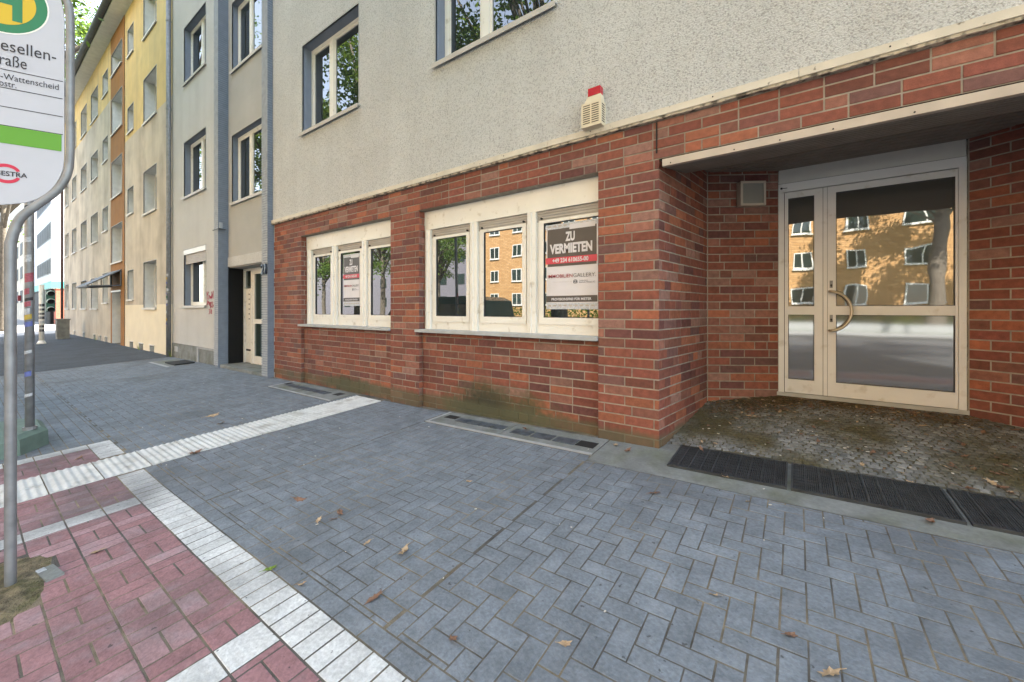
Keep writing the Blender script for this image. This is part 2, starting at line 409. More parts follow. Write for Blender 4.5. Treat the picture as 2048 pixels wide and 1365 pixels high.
# the hole of bare soil round the bus stop post
HOLE = (-2.27, -3.30, .36, .22)
def in_hole(x, y): return ((x - HOLE[0]) / HOLE[2]) ** 2 + ((y - HOLE[1]) / HOLE[3]) ** 2 < 1
blocks = [q for q in blocks if not in_hole((q[1] + q[2]) / 2, (q[3] + q[4]) / 2)]
blocks = [q for q in blocks if not (WELL_L[0] < (q[1] + q[2]) / 2 < WELL_L[1] and WELL_L[2] < (q[3] + q[4]) / 2 < WELL_L[3])]
def tone(kind, x, y):
    n = mnoise.noise(Vector((x * 1.1, y * 1.1, 3))) * .10
    v = 1 + R.uniform(-.075, .075) + n
    if kind == 'g': c = (.172, .195, .218)
    elif kind == 'w': c = (.60, .61, .60); v = 1 + R.uniform(-.06, .06)
    else: c = (.29, .158, .166) if R.random() < .75 else (.36, .225, .235)
    return tuple(max(0, q * v) for q in c)
def score(x, y, z, a):
    p = prj((x, y, z))
    if not p or p[0] < -30 or p[0] > 2078 or p[1] < -30 or p[1] > 1395: return 0
    return a / p[2] ** 3
LIM = {'g': 300, 'w': 240, 'r': 240}
NAME = {'g': ('paver', 'paver_field'), 'w': ('white_paver', 'white_paver_field'), 'r': ('red_paver', 'red_paver_field')}
cache = {}
def block_mesh(w_, h_, d, ch, name, m):
    key = (name, round(w_, 3), round(h_, 3))
    if key not in cache:
        q = MB(); q.chamf(key[1], key[2], d, ch, Matrix.Identity(4)); cache[key] = q.mesh(name, m)
    return cache[key]
RX = Matrix.Rotation(math.radians(-90), 4, 'X')   # local -y (block front) turned up to +z
for kind in 'gwr':
    L = [q for q in blocks if q[0] == kind]
    L = sorted(L, key=lambda q: -score((q[1] + q[2]) / 2, (q[3] + q[4]) / 2, gz(q[1], q[3]), (q[2] - q[1]) * (q[4] - q[3])))
    f = MB()
    for n, (_, x0, x1, y0, y1) in enumerate(L):
        cx, cy = (x0 + x1) / 2, (y0 + y1) / 2; c = tone(kind, cx, cy)
        gap = .0045 if kind == 'g' else .006
        T = gT(cx, cy, R.uniform(-.008, .008), R.uniform(-.0008, .001), .003) @ RX
        w_, h_ = x1 - x0 - gap, y1 - y0 - gap
        if n < LIM[kind]:
            o = bpy.data.objects.new(NAME[kind][0], block_mesh(w_, h_, .02, .0026, NAME[kind][0], M['paver']))
            link(o, pav); o.matrix_basis = T; o.color = (*c, 1)
        else: f.chamf(w_, h_, .012, .0025, T, c)
    f.build(NAME[kind][1], M['paver'], pav, kind='stuff')
# tactile tiles with ribs
q = MB(); TW = .284; nr = 6; NS = 48
prof = []
for i in range(NS + 1):
    t = i / NS; prof.append((-TW / 2 + TW * t, .003 + .0034 * math.cos(2 * math.pi * nr * t)))
for i in range(NS):
    (y0, z0), (y1, z1) = prof[i], prof[i + 1]
    q.face([(-.143, y0, z0), (.143, y0, z0), (.143, y1, z1), (-.143, y1, z1)])
for sgn in (-1, 1):
    for i in range(NS):
        (y0, z0), (y1, z1) = prof[i], prof[i + 1]; X = .143 * sgn
        P = [(X, y0, -.02), (X, y1, -.02), (X, y1, z1), (X, y0, z0)]; q.face(P if sgn > 0 else P[::-1])
q.face([(-.143, -TW / 2, -.02), (.143, -TW / 2, -.02), (.143, -TW / 2, prof[0][1]), (-.143, -TW / 2, prof[0][1])])
M['tact'] = mat('tactile_concrete', (.60, .61, .59), .85, col2=(.34, .33, .30), c2s=5, c2t=(.52, .75), var=.1, vs=7, v2=.06, bump=.25, bs=120, bdist=.003)
tme = q.mesh('tactile_tile', M['tact'])
y = -3.86 + TW / 2
while y < -.1:
    for x in (-3.77, -4.06):
        o = bpy.data.objects.new('tactile_tile', tme); link(o, pav); o.matrix_basis = gT(x, y, 0, R.uniform(.001, .004), .004)
    y += .2925
# soil patch
b = MB(); n = 28; ctr = (HOLE[0], HOLE[1]); ring = []
for i in range(n):
    a = 2 * math.pi * i / n; k = 1.12 + .12 * math.sin(a * 3 + 1) + R.uniform(-.06, .06)
    X = ctr[0] + math.cos(a) * HOLE[2] * k; Y = ctr[1] + math.sin(a) * HOLE[3] * k; ring.append((X, Y, gz(X, Y) - .004))
for i in range(n):
    p, q2 = ring[i], ring[(i + 1) % n]; m1 = tuple((p[k] + ctr[k]) / 2 if k < 2 else p[2] + .012 for k in range(3)); m2 = tuple((q2[k] + ctr[k]) / 2 if k < 2 else q2[2] + .012 for k in range(3))
    b.face([p, q2, m2, m1]); b.face([m1, m2, (ctr[0], ctr[1], gz(*ctr) + .01)])
sp = b.build('soil_patch', M['soil'], pav, smooth=True, kind='stuff')
b = MB(); T = gT(-2.20, -3.10, math.radians(8)); b.box(-.10, .07, -.032, .032, -.03, .010, T=T); b.build('granite_kerb_piece', M['conc'], pav); b = MB(); b.box(-.10, -.055, -.03, .0, .0102, .012, T=T); b.build('white_paint_mark', M['stk1'], pav)

# concrete aprons, window wells
apr = struct(sheet('concrete_apron', -.42, 3.6, -.50, .17, .001, M['conc']))
def slab(name, x0, x1, y0, y1, top, m, parent, th=.05):
    b = MB(); cx, cy = (x0 + x1) / 2, (y0 + y1) / 2; T = gT(cx, cy); T.translation.z += top
    b.box(-(x1 - x0) / 2, (x1 - x0) / 2, -(y1 - y0) / 2, (y1 - y0) / 2, -th, 0, T=T); return b.build(name, m, parent)
def well(x0, x1, y0, items, label):
    t = thing('light_well_cover', label, 'light well cover', ((x0 + x1) / 2, (y0) / 2, gz((x0 + x1) / 2, y0 / 2)), 'light well covers along the wall')
    mid = (x0 + x1) / 2
    slab('concrete_slab', x0 + .03, mid - .004, y0 + .035, -.002, .004, M['conc'], t)
    slab('concrete_slab', mid + .004, x1, y0 + .035, -.002, .004, M['conc'], t)
    slab('frame_strip', x0, x1, y0, y0 + .03, .007, M['kerb'], t)
    slab('frame_strip', x0, x0 + .028, y0 + .03, -.002, .007, M['kerb'], t)
    for (a0, a1, b0, b1, k) in items:
        if k == 'h': slab('open_hole', a0, a1, b0, b1, .006, M['dark'], t)
        else:
            slab('glass_block_panel', a0, a1, b0, b1, .009, mat('glass_block', (.07, .085, .10), .5, var=.4, vs=20, bump=.5), t)
it = []
for k in range(4): it.append((-2.10 + k * .165, -1.95 + k * .165, -.235, -.125, 'g'))
for k in range(3): it.append((-1.34 + k * .24, -1.13 + k * .24, -.265, -.14, 'g'))
it += [(-2.31, -2.14, -.19, -.09, 'h'), (-.64, -.47, -.26, -.13, 'h')]
well(-2.40, -.43, -.385, it, 'long concrete light well cover with dark glass blocks below the larger shop window')
it = [(-5.98 + .16 * k, -5.84 + .16 * k, -.26, -.14, 'g') for k in range(8)] + [(-6.10, -6.0, -.2, -.08, 'h'), (-4.6, -4.45, -.2, -.08, 'h')]
well(-6.16, -4.31, -.42, it, 'mossy concrete light well cover below the smaller shop window')
t = thing('grated_light_well', 'dark iron grate in a pale frame at the foot of the grey wall', 'grate', (-11.4, -.35, gz(-11.4, -.35)))
slab('frame_slab', -12.2, -10.7, -.6, -.1, .002, M['conc'], t); slab('iron_grate', -11.5, -10.75, -.5, -.12, .03, M['dark'], t)
slab('frame_strip', -12.2, -10.7, -.66, -.6, .004, M['kerb'], t)
# foot gratings in front of the entrance recess
def footgrate(x0, x1, label):
    y0, y1 = -.315, .13
    t = thing('entrance_grating', label, 'floor grating', ((x0 + x1) / 2, -.1, gz(x0, 0)), 'floor gratings in front of the entrance')
    b = MB(); T = gT((x0 + x1) / 2, (y0 + y1) / 2); T.translation.z += .018 - .0; w2, d2 = (x1 - x0) / 2, (y1 - y0) / 2
    for (a, c_, e, f_) in ((-w2, w2, -d2, -d2 + .012), (-w2, w2, d2 - .012, d2), (-w2, -w2 + .012, -d2 + .012, d2 - .012), (w2 - .012, w2, -d2 + .012, d2 - .012)): b.box(a, c_, e, f_, -.03, .0, T=T)
    b.build('frame', M['grate'], t)
    b = MB(); n = int((x1 - x0) / .0105)
    for k in range(1, n): xx = -w2 + k * (x1 - x0) / n; b.box(xx - .0032, xx + .0032, -d2 + .012, d2 - .012, -.03, -.003 - (.002 if k % 6 else 0), T=T)
    b.build('grating_bars', M['grate'], t, kind='stuff')
    b = MB()
    for k in range(1, 9):
        yy = -d2 + k * (y1 - y0) / 9; b.box(-w2 + .012, w2 - .012, yy - .0015, yy + .0015, -.02, -.006, T=T)
    for k in range(1, 10):
        xx = -w2 + k * (x1 - x0) / 10; b.box(xx - .004, xx + .004, -d2 + .012, d2 - .012, -.02, -.0005, T=T)
    b.build('cross_bar', M['grate'], t, kind='stuff')
    b = MB(); b.box(-w2 + .01, w2 - .01, -d2 + .01, d2 - .01, -.05, -.016, T=T); b.build('dirt_tray', M['dark'], t)
footgrate(.145, .875, 'dark floor grating nearest the brick corner pillar')
footgrate(.895, 1.645, 'middle dark floor grating in front of the glass door')
footgrate(1.665, 2.45, 'dark floor grating cut off by the right edge of the photo')

# ---- cobbled entrance floor, rising to the door
DZ = .285
def rz2(X, Y): return max(0, (Y - .14)) * (DZ - .03) / (1.6 - .14) + .0266 * X * max(0, 1 - Y / 1.6)
b = MB()
ns = 8
for i in range(10):
    for j in range(8):
        X0, X1 = -.1 + i * .31, -.1 + (i + 1) * .31; Y0, Y1 = .17 + j * .185, .17 + (j + 1) * .185
        b.face([(X0, Y0, rz2(X0, Y0) - .003), (X1, Y0, rz2(X1, Y0) - .003), (X1, Y1, rz2(X1, Y1) - .003), (X0, Y1, rz2(X0, Y1) - .003)])
ent = struct(b.build('entrance_floor', M['cobj']))
f = MB(); Y = .18; row = 0
while Y < 1.62:
    X = -.02 + (row % 2) * .022
    while X < 2.85:
        wv = .06 * math.sin(X * 3.6) ; yy = Y + .05 * abs(math.sin(X * 2.4)) + R.uniform(-.004, .004)
        lim0 = .162 * min(yy, 1.211) / 1.211 if yy < 1.211 else .162 + (yy - 1.211) * .612 / .389
        lim1 = 2.87 - .16 * min(yy, 1.211) / 1.211 if yy < 1.211 else 2.71 - (yy - 1.211) * .61 / .389
        s_ = R.uniform(.038, .047)
        if lim0 < X < lim1 and yy < 1.6:
            g = R.uniform(.7, 1.35); c = (.20 * g, .205 * g, .20 * g)
            e = .15; n = Vector((-.0, -(DZ - .03) / 1.46, 1)).normalized()
            m_ = Vector((0, 0, 1)).rotation_difference(n).to_matrix().to_4x4() @ Matrix.Rotation(R.uniform(-.4, .4), 4, 'Z')
            m_.translation = (X + R.uniform(-.006, .006), yy + R.uniform(-.006, .006), rz2(X, yy) + R.uniform(0, .005)); f.chamf(s_, R.uniform(.038, .047), .02, .005, m_ @ RX, c)
        X += .048
    Y += .047; row += 1
f.build('cobble_field', M['cob'], ent, kind='stuff')

# ------------------------------------------------------------------ the grey house with the brick shop front
house = thing('apartment_house', 'grey roughcast apartment house with a red brick ground floor and glazed entrance recess', 'house', (-3.5, 0, 0))
def panel(b, x0, x1, z0, z1, Y, holes, m=None, bot=None):
    xs = sorted(set([x0, x1] + [h[0] for h in holes] + [h[1] for h in holes])); zs = sorted(set([z0, z1] + [h[2] for h in holes] + [h[3] for h in holes]))
    xs = [v for v in xs if x0 <= v <= x1]; zs = [v for v in zs if z0 <= v <= z1]
    for i in range(len(xs) - 1):
        for j in range(len(zs) - 1):
            cx, cz = (xs[i] + xs[i + 1]) / 2, (zs[j] + zs[j + 1]) / 2
            if any(h[0] < cx < h[1] and h[2] < cz < h[3] for h in holes): continue
            b.face([(xs[i], Y, zs[j]), (xs[i + 1], Y, zs[j]), (xs[i + 1], Y, zs[j + 1]), (xs[i], Y, zs[j + 1])], m)
def reveal(b, x0, x1, z0, z1, Y0, Y1, m=None):
    b.face([(x0, Y0, z0), (x0, Y0, z1), (x0, Y1, z1), (x0, Y1, z0)], m); b.face([(x1, Y0, z1), (x1, Y0, z0), (x1, Y1, z0), (x1, Y1, z1)], m)
    b.face([(x0, Y0, z1), (x1, Y0, z1), (x1, Y1, z1), (x0, Y1, z1)], m); b.face([(x1, Y0, z0), (x0, Y0, z0), (x0, Y1, z0), (x1, Y1, z0)], m)
ROWS = [(4.10, 5.58), (6.98, 8.46), (9.86, 11.3)]
HR = [(x0, x1, a, c) for (a, c) in ROWS for (x0, x1) in ((-5.83, -4.21), (-2.62, -.975), (1.0, 2.6), (4.2, 5.8))]
HLl = [(-12.0, -10.42, a, c) for (a, c) in [(1.235, 2.68), (4.03, 5.47), (6.96, 8.44), (9.86, 11.3)]]
YU = -.022
b = MB(); panel(b, -6.92, 7.5, 2.76, 12.4, YU, HR); b.build('rendered_wall', M['render'], house)
b = MB(); panel(b, -12.97, -9.56, .24, 12.4, 0, HLl); b.build('rendered_wall', M['render'], house, label='rendered wall left of the stair bay')
bx('plinth', -12.97, -9.56, -.012, .2, -.4, .235, M['conc'], house)
bx('plinth_vent', -12.72, -12.42, -.022, -.012, .02, .16, M['kerb'], house)
b = MB(); b.box(-10.95, -9.6, -.03, -.0125, .2, .235); b.box(-10.95, -10.85, -.03, -.0125, -.25, .2); b.build('cellar_window_frame', M['kerb'], house)
NH = [(-9.12, -7.2, 3.46, 4.95), (-9.12, -7.2, 6.33, 7.85), (-9.12, -7.2, 9.2, 10.7)]
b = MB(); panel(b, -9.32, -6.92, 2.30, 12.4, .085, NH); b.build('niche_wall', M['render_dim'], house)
bx('niche_lintel', -9.315, -6.925, .07, .4, 2.09, 2.30, M['render'], house)
# solid mass behind the facade
b = MB()
for bb_ in ((-12.96, -9.33, .25, 12, -.5, 12.35), (-9.33, -.32, .62, 12, -.5, 12.35), (-.32, 3.2, 1.74, 12, -.5, 12.35), (-.32, 3.2, .62, 1.74, 2.75, 12.35), (3.2, 7.5, .3, 12, -.5, 12.35), (-6.9, -.32, .3, .62, -.5, .8), (-6.9, -.32, .3, .62, 2.5, 12.35)): b.box(*bb_)
b.box(-6.92, -6.90, .0, .62, -.4, 12.35); b.box(7.48, 7.5, -.02, .3, -.4, 12.35); b.box(-12.97, -12.95, 0, .25, -.4, 12.35)
b.build('building_core', M['render'], house)
bx('roof_slab', -12.97, 7.5, -.55, 12.3, 12.4, 12.6, M['roof'], house)
# stair bay pilasters clad in thin clinker strips
def pilaster(x0, x1, yf, yb):
    c = bx('pilaster', x0 + .012, x1 - .012, yf + .012, yb, -.3, 12.3, M['reveal'], house)
    b = MB(); z = -.08
    while z < 12.2:
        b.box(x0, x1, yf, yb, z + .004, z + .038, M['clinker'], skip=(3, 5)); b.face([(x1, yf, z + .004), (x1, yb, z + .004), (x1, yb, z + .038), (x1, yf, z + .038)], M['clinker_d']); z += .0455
    b.build('clinker_strips', None, c, kind='stuff')
pilaster(-9.57, -9.32, -.11, .42); pilaster(-7.17, -6.925, -.11, .42)
bx('cable_box', -9.315, -9.27, -.09, -.04, 2.93, 3.05, M['clinker'], house)
bx('ledge_strip', -9.60, -9.26, -.125, .02, 2.90, 2.915, M['steel_d'], house)

def window(parent, x0, x1, z0, z1, Yw, Yf, split=.40, lining=True, rev='reveal', name='window', fr='cream', fw=.055, mull=.11, gl='win_g', sill='metal_sill', head=0):
    f = MB(); d = .05
    f.box(x0 + .002, x0 + fw, Yf, Yf + d, z0 + .02, z1 - .002); f.box(x1 - fw, x1 - .002, Yf, Yf + d, z0 + .02, z1 - .002)
    f.box(x0 + fw, x1 - fw, Yf, Yf + d, z1 - fw, z1 - .002); f.box(x0 + fw, x1 - fw, Yf, Yf + d, z0 + .02, z0 + .02 + fw)
    xm = x0 + (x1 - x0) * split; f.box(xm - mull / 2, xm + mull / 2, Yf - .006, Yf + d, z0 + .02 + fw, z1 - fw)
    F = f.build(name, M[fr], parent)
    for (a, c) in ((x0 + fw, xm - mull / 2), (xm + mull / 2, x1 - fw)):
        s = MB(); sw = .035; zb, zt = z0 + .02 + fw, z1 - fw
        s.box(a, a + sw, Yf + .008, Yf + .04, zb, zt); s.box(c - sw, c, Yf + .008, Yf + .04, zb, zt); s.box(a + sw, c - sw, Yf + .008, Yf + .04, zt - sw, zt); s.box(a + sw, c - sw, Yf + .008, Yf + .04, zb, zb + sw)
        s.build('sash', M[fr], F); bx('pane', a + sw, c - sw, Yf + .022, Yf + .034, zb + sw, zt - sw, M[gl], F)
    if lining:
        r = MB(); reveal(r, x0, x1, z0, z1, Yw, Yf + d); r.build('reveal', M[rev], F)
        e = MB(); w_ = .022
        for (a, c, lo, hi) in ((x0 - w_, x0, z0, z1 + w_), (x1, x1 + w_, z0, z1 + w_), (x0, x1, z1, z1 + w_)): e.box(a, c, Yw - .004, Yw + .02, lo, hi)
        e.build('edge_trim', M['edge'], F)
    s = MB(); s.box(x0 - .03, x1 + .03, Yw - .045, Yf, z0 - .012, z0 + .012); s.box(x0 - .03, x1 + .03, Yw - .045, Yw - .038, z0 - .045, z0 - .012)
    s.build('sill', M[sill], F)
    return F
for h in HR: window(house, *h, YU, .13)
for h in HLl[1:]: window(house, *h, 0, .14, split=.55)
F = window(house, *HLl[0], 0, .14, split=.6)
b = MB(); b.box(-11.995, -10.425, -.01, .13, 2.56, 2.675); b.build('shutter_box', M['white'], F)
b = MB(); z = 2.555
while z > 2.33: b.box(-11.97, -10.45, .03, .05, z - .034, z); z -= .04
b.build('shutter_slats', M['shutter'], F)
for h in NH: window(house, *h, .085, .2, split=.35)
# graffiti, sprayed with a round nib: thin raised strokes on the render
g = MB(); S = Vector((-10.34, -.004, 1.06))
for st in ([(0, .5), (.02, .33), (.12, .33), (.13, .42), (.03, .43), (.11, .5), (0, .5)], [(.17, .42), (.2, .34), (.24, .4), (.27, .33), (.3, .43)], [(.31, .35), (.31, .5), (.39, .34), (.4, .52)],
           [(.0, .16), (.04, .3), (.1, .28), (.06, .21), (.01, .22)], [(.13, .27), (.15, .17), (.2, .27)], [(.23, .26), (.22, .12), (.3, .27), (.25, .2), (.33, .12)], [(.36, .27), (.37, .14), (.43, .2)],
           [(.12, .08), (.2, .1), (.14, -.02)], [(.26, .09), (.23, .0), (.3, -.01), (.31, .08), (.26, .09)]):
    g.tube([S + Vector((a, 0, c)) for a, c in st], .0065, 5)
tag(g.build('graffiti', M['graf']), 'red sprayed scribble on the grey wall beside the stair bay', 'graffiti')

# stair bay entrance
Fd = .39
eb = MB(); eb.box(-9.318, -9.30, .08, Fd, -.08, 2.09); eb.build('black_tiled_jamb', M['black'], house)
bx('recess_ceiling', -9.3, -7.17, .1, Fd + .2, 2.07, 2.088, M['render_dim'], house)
bx('doorstep', -9.3, -7.17, -.08, .6, -.3, -.052, M['conc'], house)
door = MB()
for q in ((-9.30, -9.24, 0), (-8.90, -8.84, 0), (-7.25, -7.18, 0)): door.box(q[0], q[1], Fd - .02, Fd + .05, -.05, 2.065)
door.box(-9.24, -8.90, Fd - .02, Fd + .05, 2.02, 2.065); door.box(-8.84, -7.25, Fd - .02, Fd + .05, 2.0, 2.065)
DR = door.build('stairwell_door', M['cream'], house)
bx('mailbox_panel', -9.24, -8.90, Fd, Fd + .04, -.04, 1.62, M['cream'], DR)
bx('pane', -9.24, -8.90, Fd + .015, Fd + .03, 1.66, 2.02, M['grn_g'], DR)
for r in range(6):
    z = 1.50 - r * .11
    mb_ = bx('mailbox', -9.20, -8.95, Fd - .012, Fd, z - .05, z + .045, M['cream'], DR)
    bx('name_plate', -9.03, -8.965, Fd - .016, Fd - .0125, z - .02, z + .0, M['ink'], DR)
bx('mail_slot', -9.19, -8.96, Fd - .006, Fd, .22, .26, M['dark'], DR)
b = MB()
for (a, c, lo, hi) in ((-8.84, -8.74, -.045, 2.0), (-7.9, -7.8, -.045, 2.0), (-8.74, -7.9, 1.93, 2.0), (-8.74, -7.9, .84, .94), (-8.74, -7.9, -.045, .13)): b.box(a, c, Fd - .01, Fd + .04, lo, hi)
b.build('door_leaf', M['cream'], DR)
bx('pane', -8.74, -7.9, Fd + .01, Fd + .02, .94, 1.93, M['grn_g'], DR); bx('pane', -8.74, -7.9, Fd + .01, Fd + .02, .13, .84, M['grn_g'], DR)
bx('pane', -7.8, -7.25, Fd + .01, Fd + .02, 0, 2.0, M['grn_g'], DR)
nm = thing('house_number', 'dark blue house number 21 standing off the ribbed pilaster', 'house number', (-7.02, -.13, 1.9))
for ch, xx in (('2', -7.13), ('1', -6.985)):
    o = text_obj(ch, 'digit', M['num'], nm, (xx, -.14, 1.80), (1, 0, 0), (0, 0, 1), .115 if ch == '2' else .06, .19, .03)
    md = o.modifiers.new('depth', 'SOLIDIFY'); md.thickness = .02

# ---- brickwork
CH = .08333
bricks = []   # frame index, u0,u1,z0,z1,off
FR = []
def frame_(x0, y0, x1, y1):
    d = math.hypot(x1 - x0, y1 - y0); FR.append((Vector((x0, y0, 0)), Vector(((x1 - x0) / d, (y1 - y0) / d, 0)), d)); return len(FR) - 1
def courses(fi, u0, u1, z0, z1, dep=0., offs=(.24, .115), wild=.12):
    k = 0
    zt = 2.40 + CH * 5
    while zt > z1 + .001: zt -= CH; k += 1
    # partial top course
    if z1 - zt > .02: zs = [(zt, z1)]
    else: zs = []
    z = zt
    while z - CH > z0 - .02: zs.append((z - CH, z)); z -= CH
    if z - z0 > .02: zs.append((z0, z))
    for (a, c) in zs:
        kk = int(round((c - 2.4) / CH)); first = offs[kk % 2] + (0 if R.random() > .1 else -.06)
        u = u0; w_ = max(first, .05)
        while u < u1 - .001:
            e = u + w_
            if u1 - e < .045: e = u1
            bricks.append((fi, u, min(e, u1), a, min(c, z1), dep))
            u = e + .010; w_ = .115 if R.random() < wild else .24
F0 = frame_(0, 0, 1, 0)
base = -.28
courses(F0, -6.92, -5.935, base, 2.40); courses(F0, -3.513, -2.95, base, 2.40, offs=(.24, .055), wild=0)
courses(F0, -.535, 0, base, 2.40, offs=(.24, .053), wild=0)
courses(F0, -6.92, 3.9, 2.40, 2.716, wild=.15)
courses(F0, -5.93, -3.518, base, .86, dep=.055, wild=.15); courses(F0, -2.945, -.54, base, .86, dep=.06, wild=.15)
courses(F0, 2.87, 3.9, base, 2.40)
F1 = frame_(0, 0, .162, 1.211); F2 = frame_(.162, 1.211, .774, 1.6); F3 = frame_(2.10, 1.6, 2.71, 1.21); F4 = frame_(2.71, 1.21, 2.87, 0)
for fi, L_ in ((F1, FR[F1][2]), (F2, FR[F2][2]), (F3, FR[F3][2]), (F4, FR[F4][2])):
    courses(fi, .012 if fi != F1 else .006, L_ - .004, -.05, 2.62, offs=(.115, .22), wild=.3 if fi == F1 else .12)
# window jamb returns
J = []
for (xj, d, sgn) in ((-5.93, .12, 1), (-2.945, .12, 1)):
    J.append(frame_(xj, 0.0, xj + .0001, .12))
for k, fi in enumerate(J): courses(fi, .006, .118, -.28, 2.40, offs=(.11, .05), wild=0)
def bT(fi, uc, zc, off):
    O, u, L_ = FR[fi]; n = Vector((-u.y, u.x, 0))
    m = Matrix((u, n, Vector((0, 0, 1)))).transposed().to_4x4(); m.translation = O + u * uc + n * off + Vector((0, 0, zc)); return m
BC = [(.275, .082, .048)] * 5 + [(.36, .115, .055), (.26, .075, .048), (.22, .075, .055), (.33, .13, .085), (.19, .085, .07), (.31, .15, .11), (.40, .12, .055), (.17, .06, .05), (.24, .09, .06), (.21, .07, .045)]
def btone(dim):
    c = R.choice(BC); v = R.uniform(.85, 1.15) * .86; g_ = (c[0] * .3 + c[1] * .5 + c[2] * .2) * .10; return tuple((q * .90 + g_) * v for q in c)
mort = MB()
panel(mort, -6.92, 3.9, -.4, 2.72, .0045, [(-5.93, -3.513, -.4, 2.40), (-2.95, -.535, -.4, 2.40), (-.002, 2.872, -.4, 2.40)])
panel(mort, -5.93, -3.513, -.4, .86, .0595, []); panel(mort, -2.95, -.535, -.4, .86, .0645, [])
for fi in (F1, F2, F3, F4):
    O, u, L_ = FR[fi]; n = Vector((-u.y, u.x, 0)) * .0045; A = O + n; B = O + u * L_ + n
    mort.face([(A.x, A.y, -.1), (B.x, B.y, -.1), (B.x, B.y, 2.7), (A.x, A.y, 2.7)])
for xj in (-5.93, -2.95): mort.face([(xj - .004, .007, -.4), (xj - .004, .3, -.4), (xj - .004, .3, 2.4), (xj - .004, .007, 2.4)])
for xj in (-3.513, -.535): mort.face([(xj, .3, -.4), (xj, .001, -.4), (xj, .001, 2.4), (xj, .3, 2.4)])
for (a, c) in ((-5.93, -3.513), (-2.95, -.535)): mort.face([(a, .0, 2.402), (c, .0, 2.402), (c, .3, 2.402), (a, .3, 2.402)])
# sides of the corner pillar behind the brick skin
wall = mort.build('brick_wall', M['mortar'], house)
def bscore(q):
    T = bT(q[0], (q[1] + q[2]) / 2, (q[3] + q[4]) / 2, q[5]); p = T.translation; s = prj(p)
    if not s or s[0] < 0 or s[0] > 2048 or s[1] < 0: return 0
    nrm = Vector((FR[q[0]][1].y, -FR[q[0]][1].x, 0)); v = (CAM - p).normalized(); cs = nrm.dot(v)
    return max(0, cs) * (q[2] - q[1]) * (q[4] - q[3]) / s[2] ** 2
bricks.sort(key=lambda q: -bscore(q))
f = MB(); nb = 0
for n, (fi, u0, u1, z0, z1, dep) in enumerate(bricks):
    w_, h_ = u1 - u0, z1 - z0 - .011
    if h_ < .015 or w_ < .02: continue
    T = bT(fi, (u0 + u1) / 2, (z0 + z1) / 2, dep + R.uniform(-.0018, .0018)); c = btone(fi in (F2, F3))
    if n < 300:
        o = bpy.data.objects.new('brick', block_mesh(w_, h_, .03, .0025, 'brick', M['brick'])); link(o, wall); o.matrix_basis = T; o.color = (*c, 1)
    else: f.chamf(w_, h_, .02, .0025, T, c)
f.build('brick_field', M['brick'], wall, kind='stuff')
# cornice trim above the bricks
X0 = -6.98
while X0 < 3.9:
    X1 = min(X0 + 1.98, 3.9)
    t_ = bx('cornice_trim', X0, X1 - .004, -.048, 0, 2.735, 2.79, M['trim'], house)
    b = MB(); n = 60
    for i in range(n):   # crumbling lower drip edge
        xa, xb = X0 + (X1 - .004 - X0) * i / n, X0 + (X1 - .004 - X0) * (i + 1) / n
        b.box(xa, xb, -.040 + R.uniform(0, .003), 0, 2.712 + R.uniform(0, .005), 2.735, skip=(4, 5))
    b.build('drip_edge', M['trimlow'], t_)
    for xs_ in (X0 + .45, X0 + 1.45):
        if xs_ < X1: sc = MB(); sc.tube([(xs_, -.052, 2.765), (xs_, -.044, 2.765)], .005, 8); sc.build('screw', M['dark'], t_)
    X0 = X1
bx('expansion_joint', -.022, -.012, -.006, .0, 2.45, 2.705, M['dark'], house)
# canopy lip and ribbed soffit over the recess
lip = bx('canopy_lip', .035, 3.0, -.03, .012, 2.322, 2.380, M['lip'], house)
for xs_ in (.1, .55, .83, 1.12, 1.5, 2.0): sc = MB(); sc.tube([(xs_, -.034, 2.338), (xs_, -.028, 2.338)], .005, 8); sc.build('screw', M['dark'], lip)
soff = MB(); soff.face([(.03, .012, 2.37), (.1, .58, 2.46), (2.8, .58, 2.46), (2.87, .012, 2.37)][::-1]); soff.box(.1, 2.8, .575, .60, 2.44, 2.66); soff.box(0.0, 2.9, .6, 1.8, 2.625, 2.7)
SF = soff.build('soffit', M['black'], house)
for k in range(8):
    y0 = .02 + k * .07; z = 2.345 + (y0 - .012) * .158; b = MB(); T = Matrix.Translation((0, y0, z)) @ Matrix.Rotation(.157, 4, 'X')
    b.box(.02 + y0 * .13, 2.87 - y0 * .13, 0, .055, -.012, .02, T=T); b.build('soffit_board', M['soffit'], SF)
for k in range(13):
    y0 = .61 + k * .077; b = MB(); b.box(.05, 2.85, y0, y0 + .060, 2.596, 2.624); b.build('soffit_board', M['soffit'], SF)

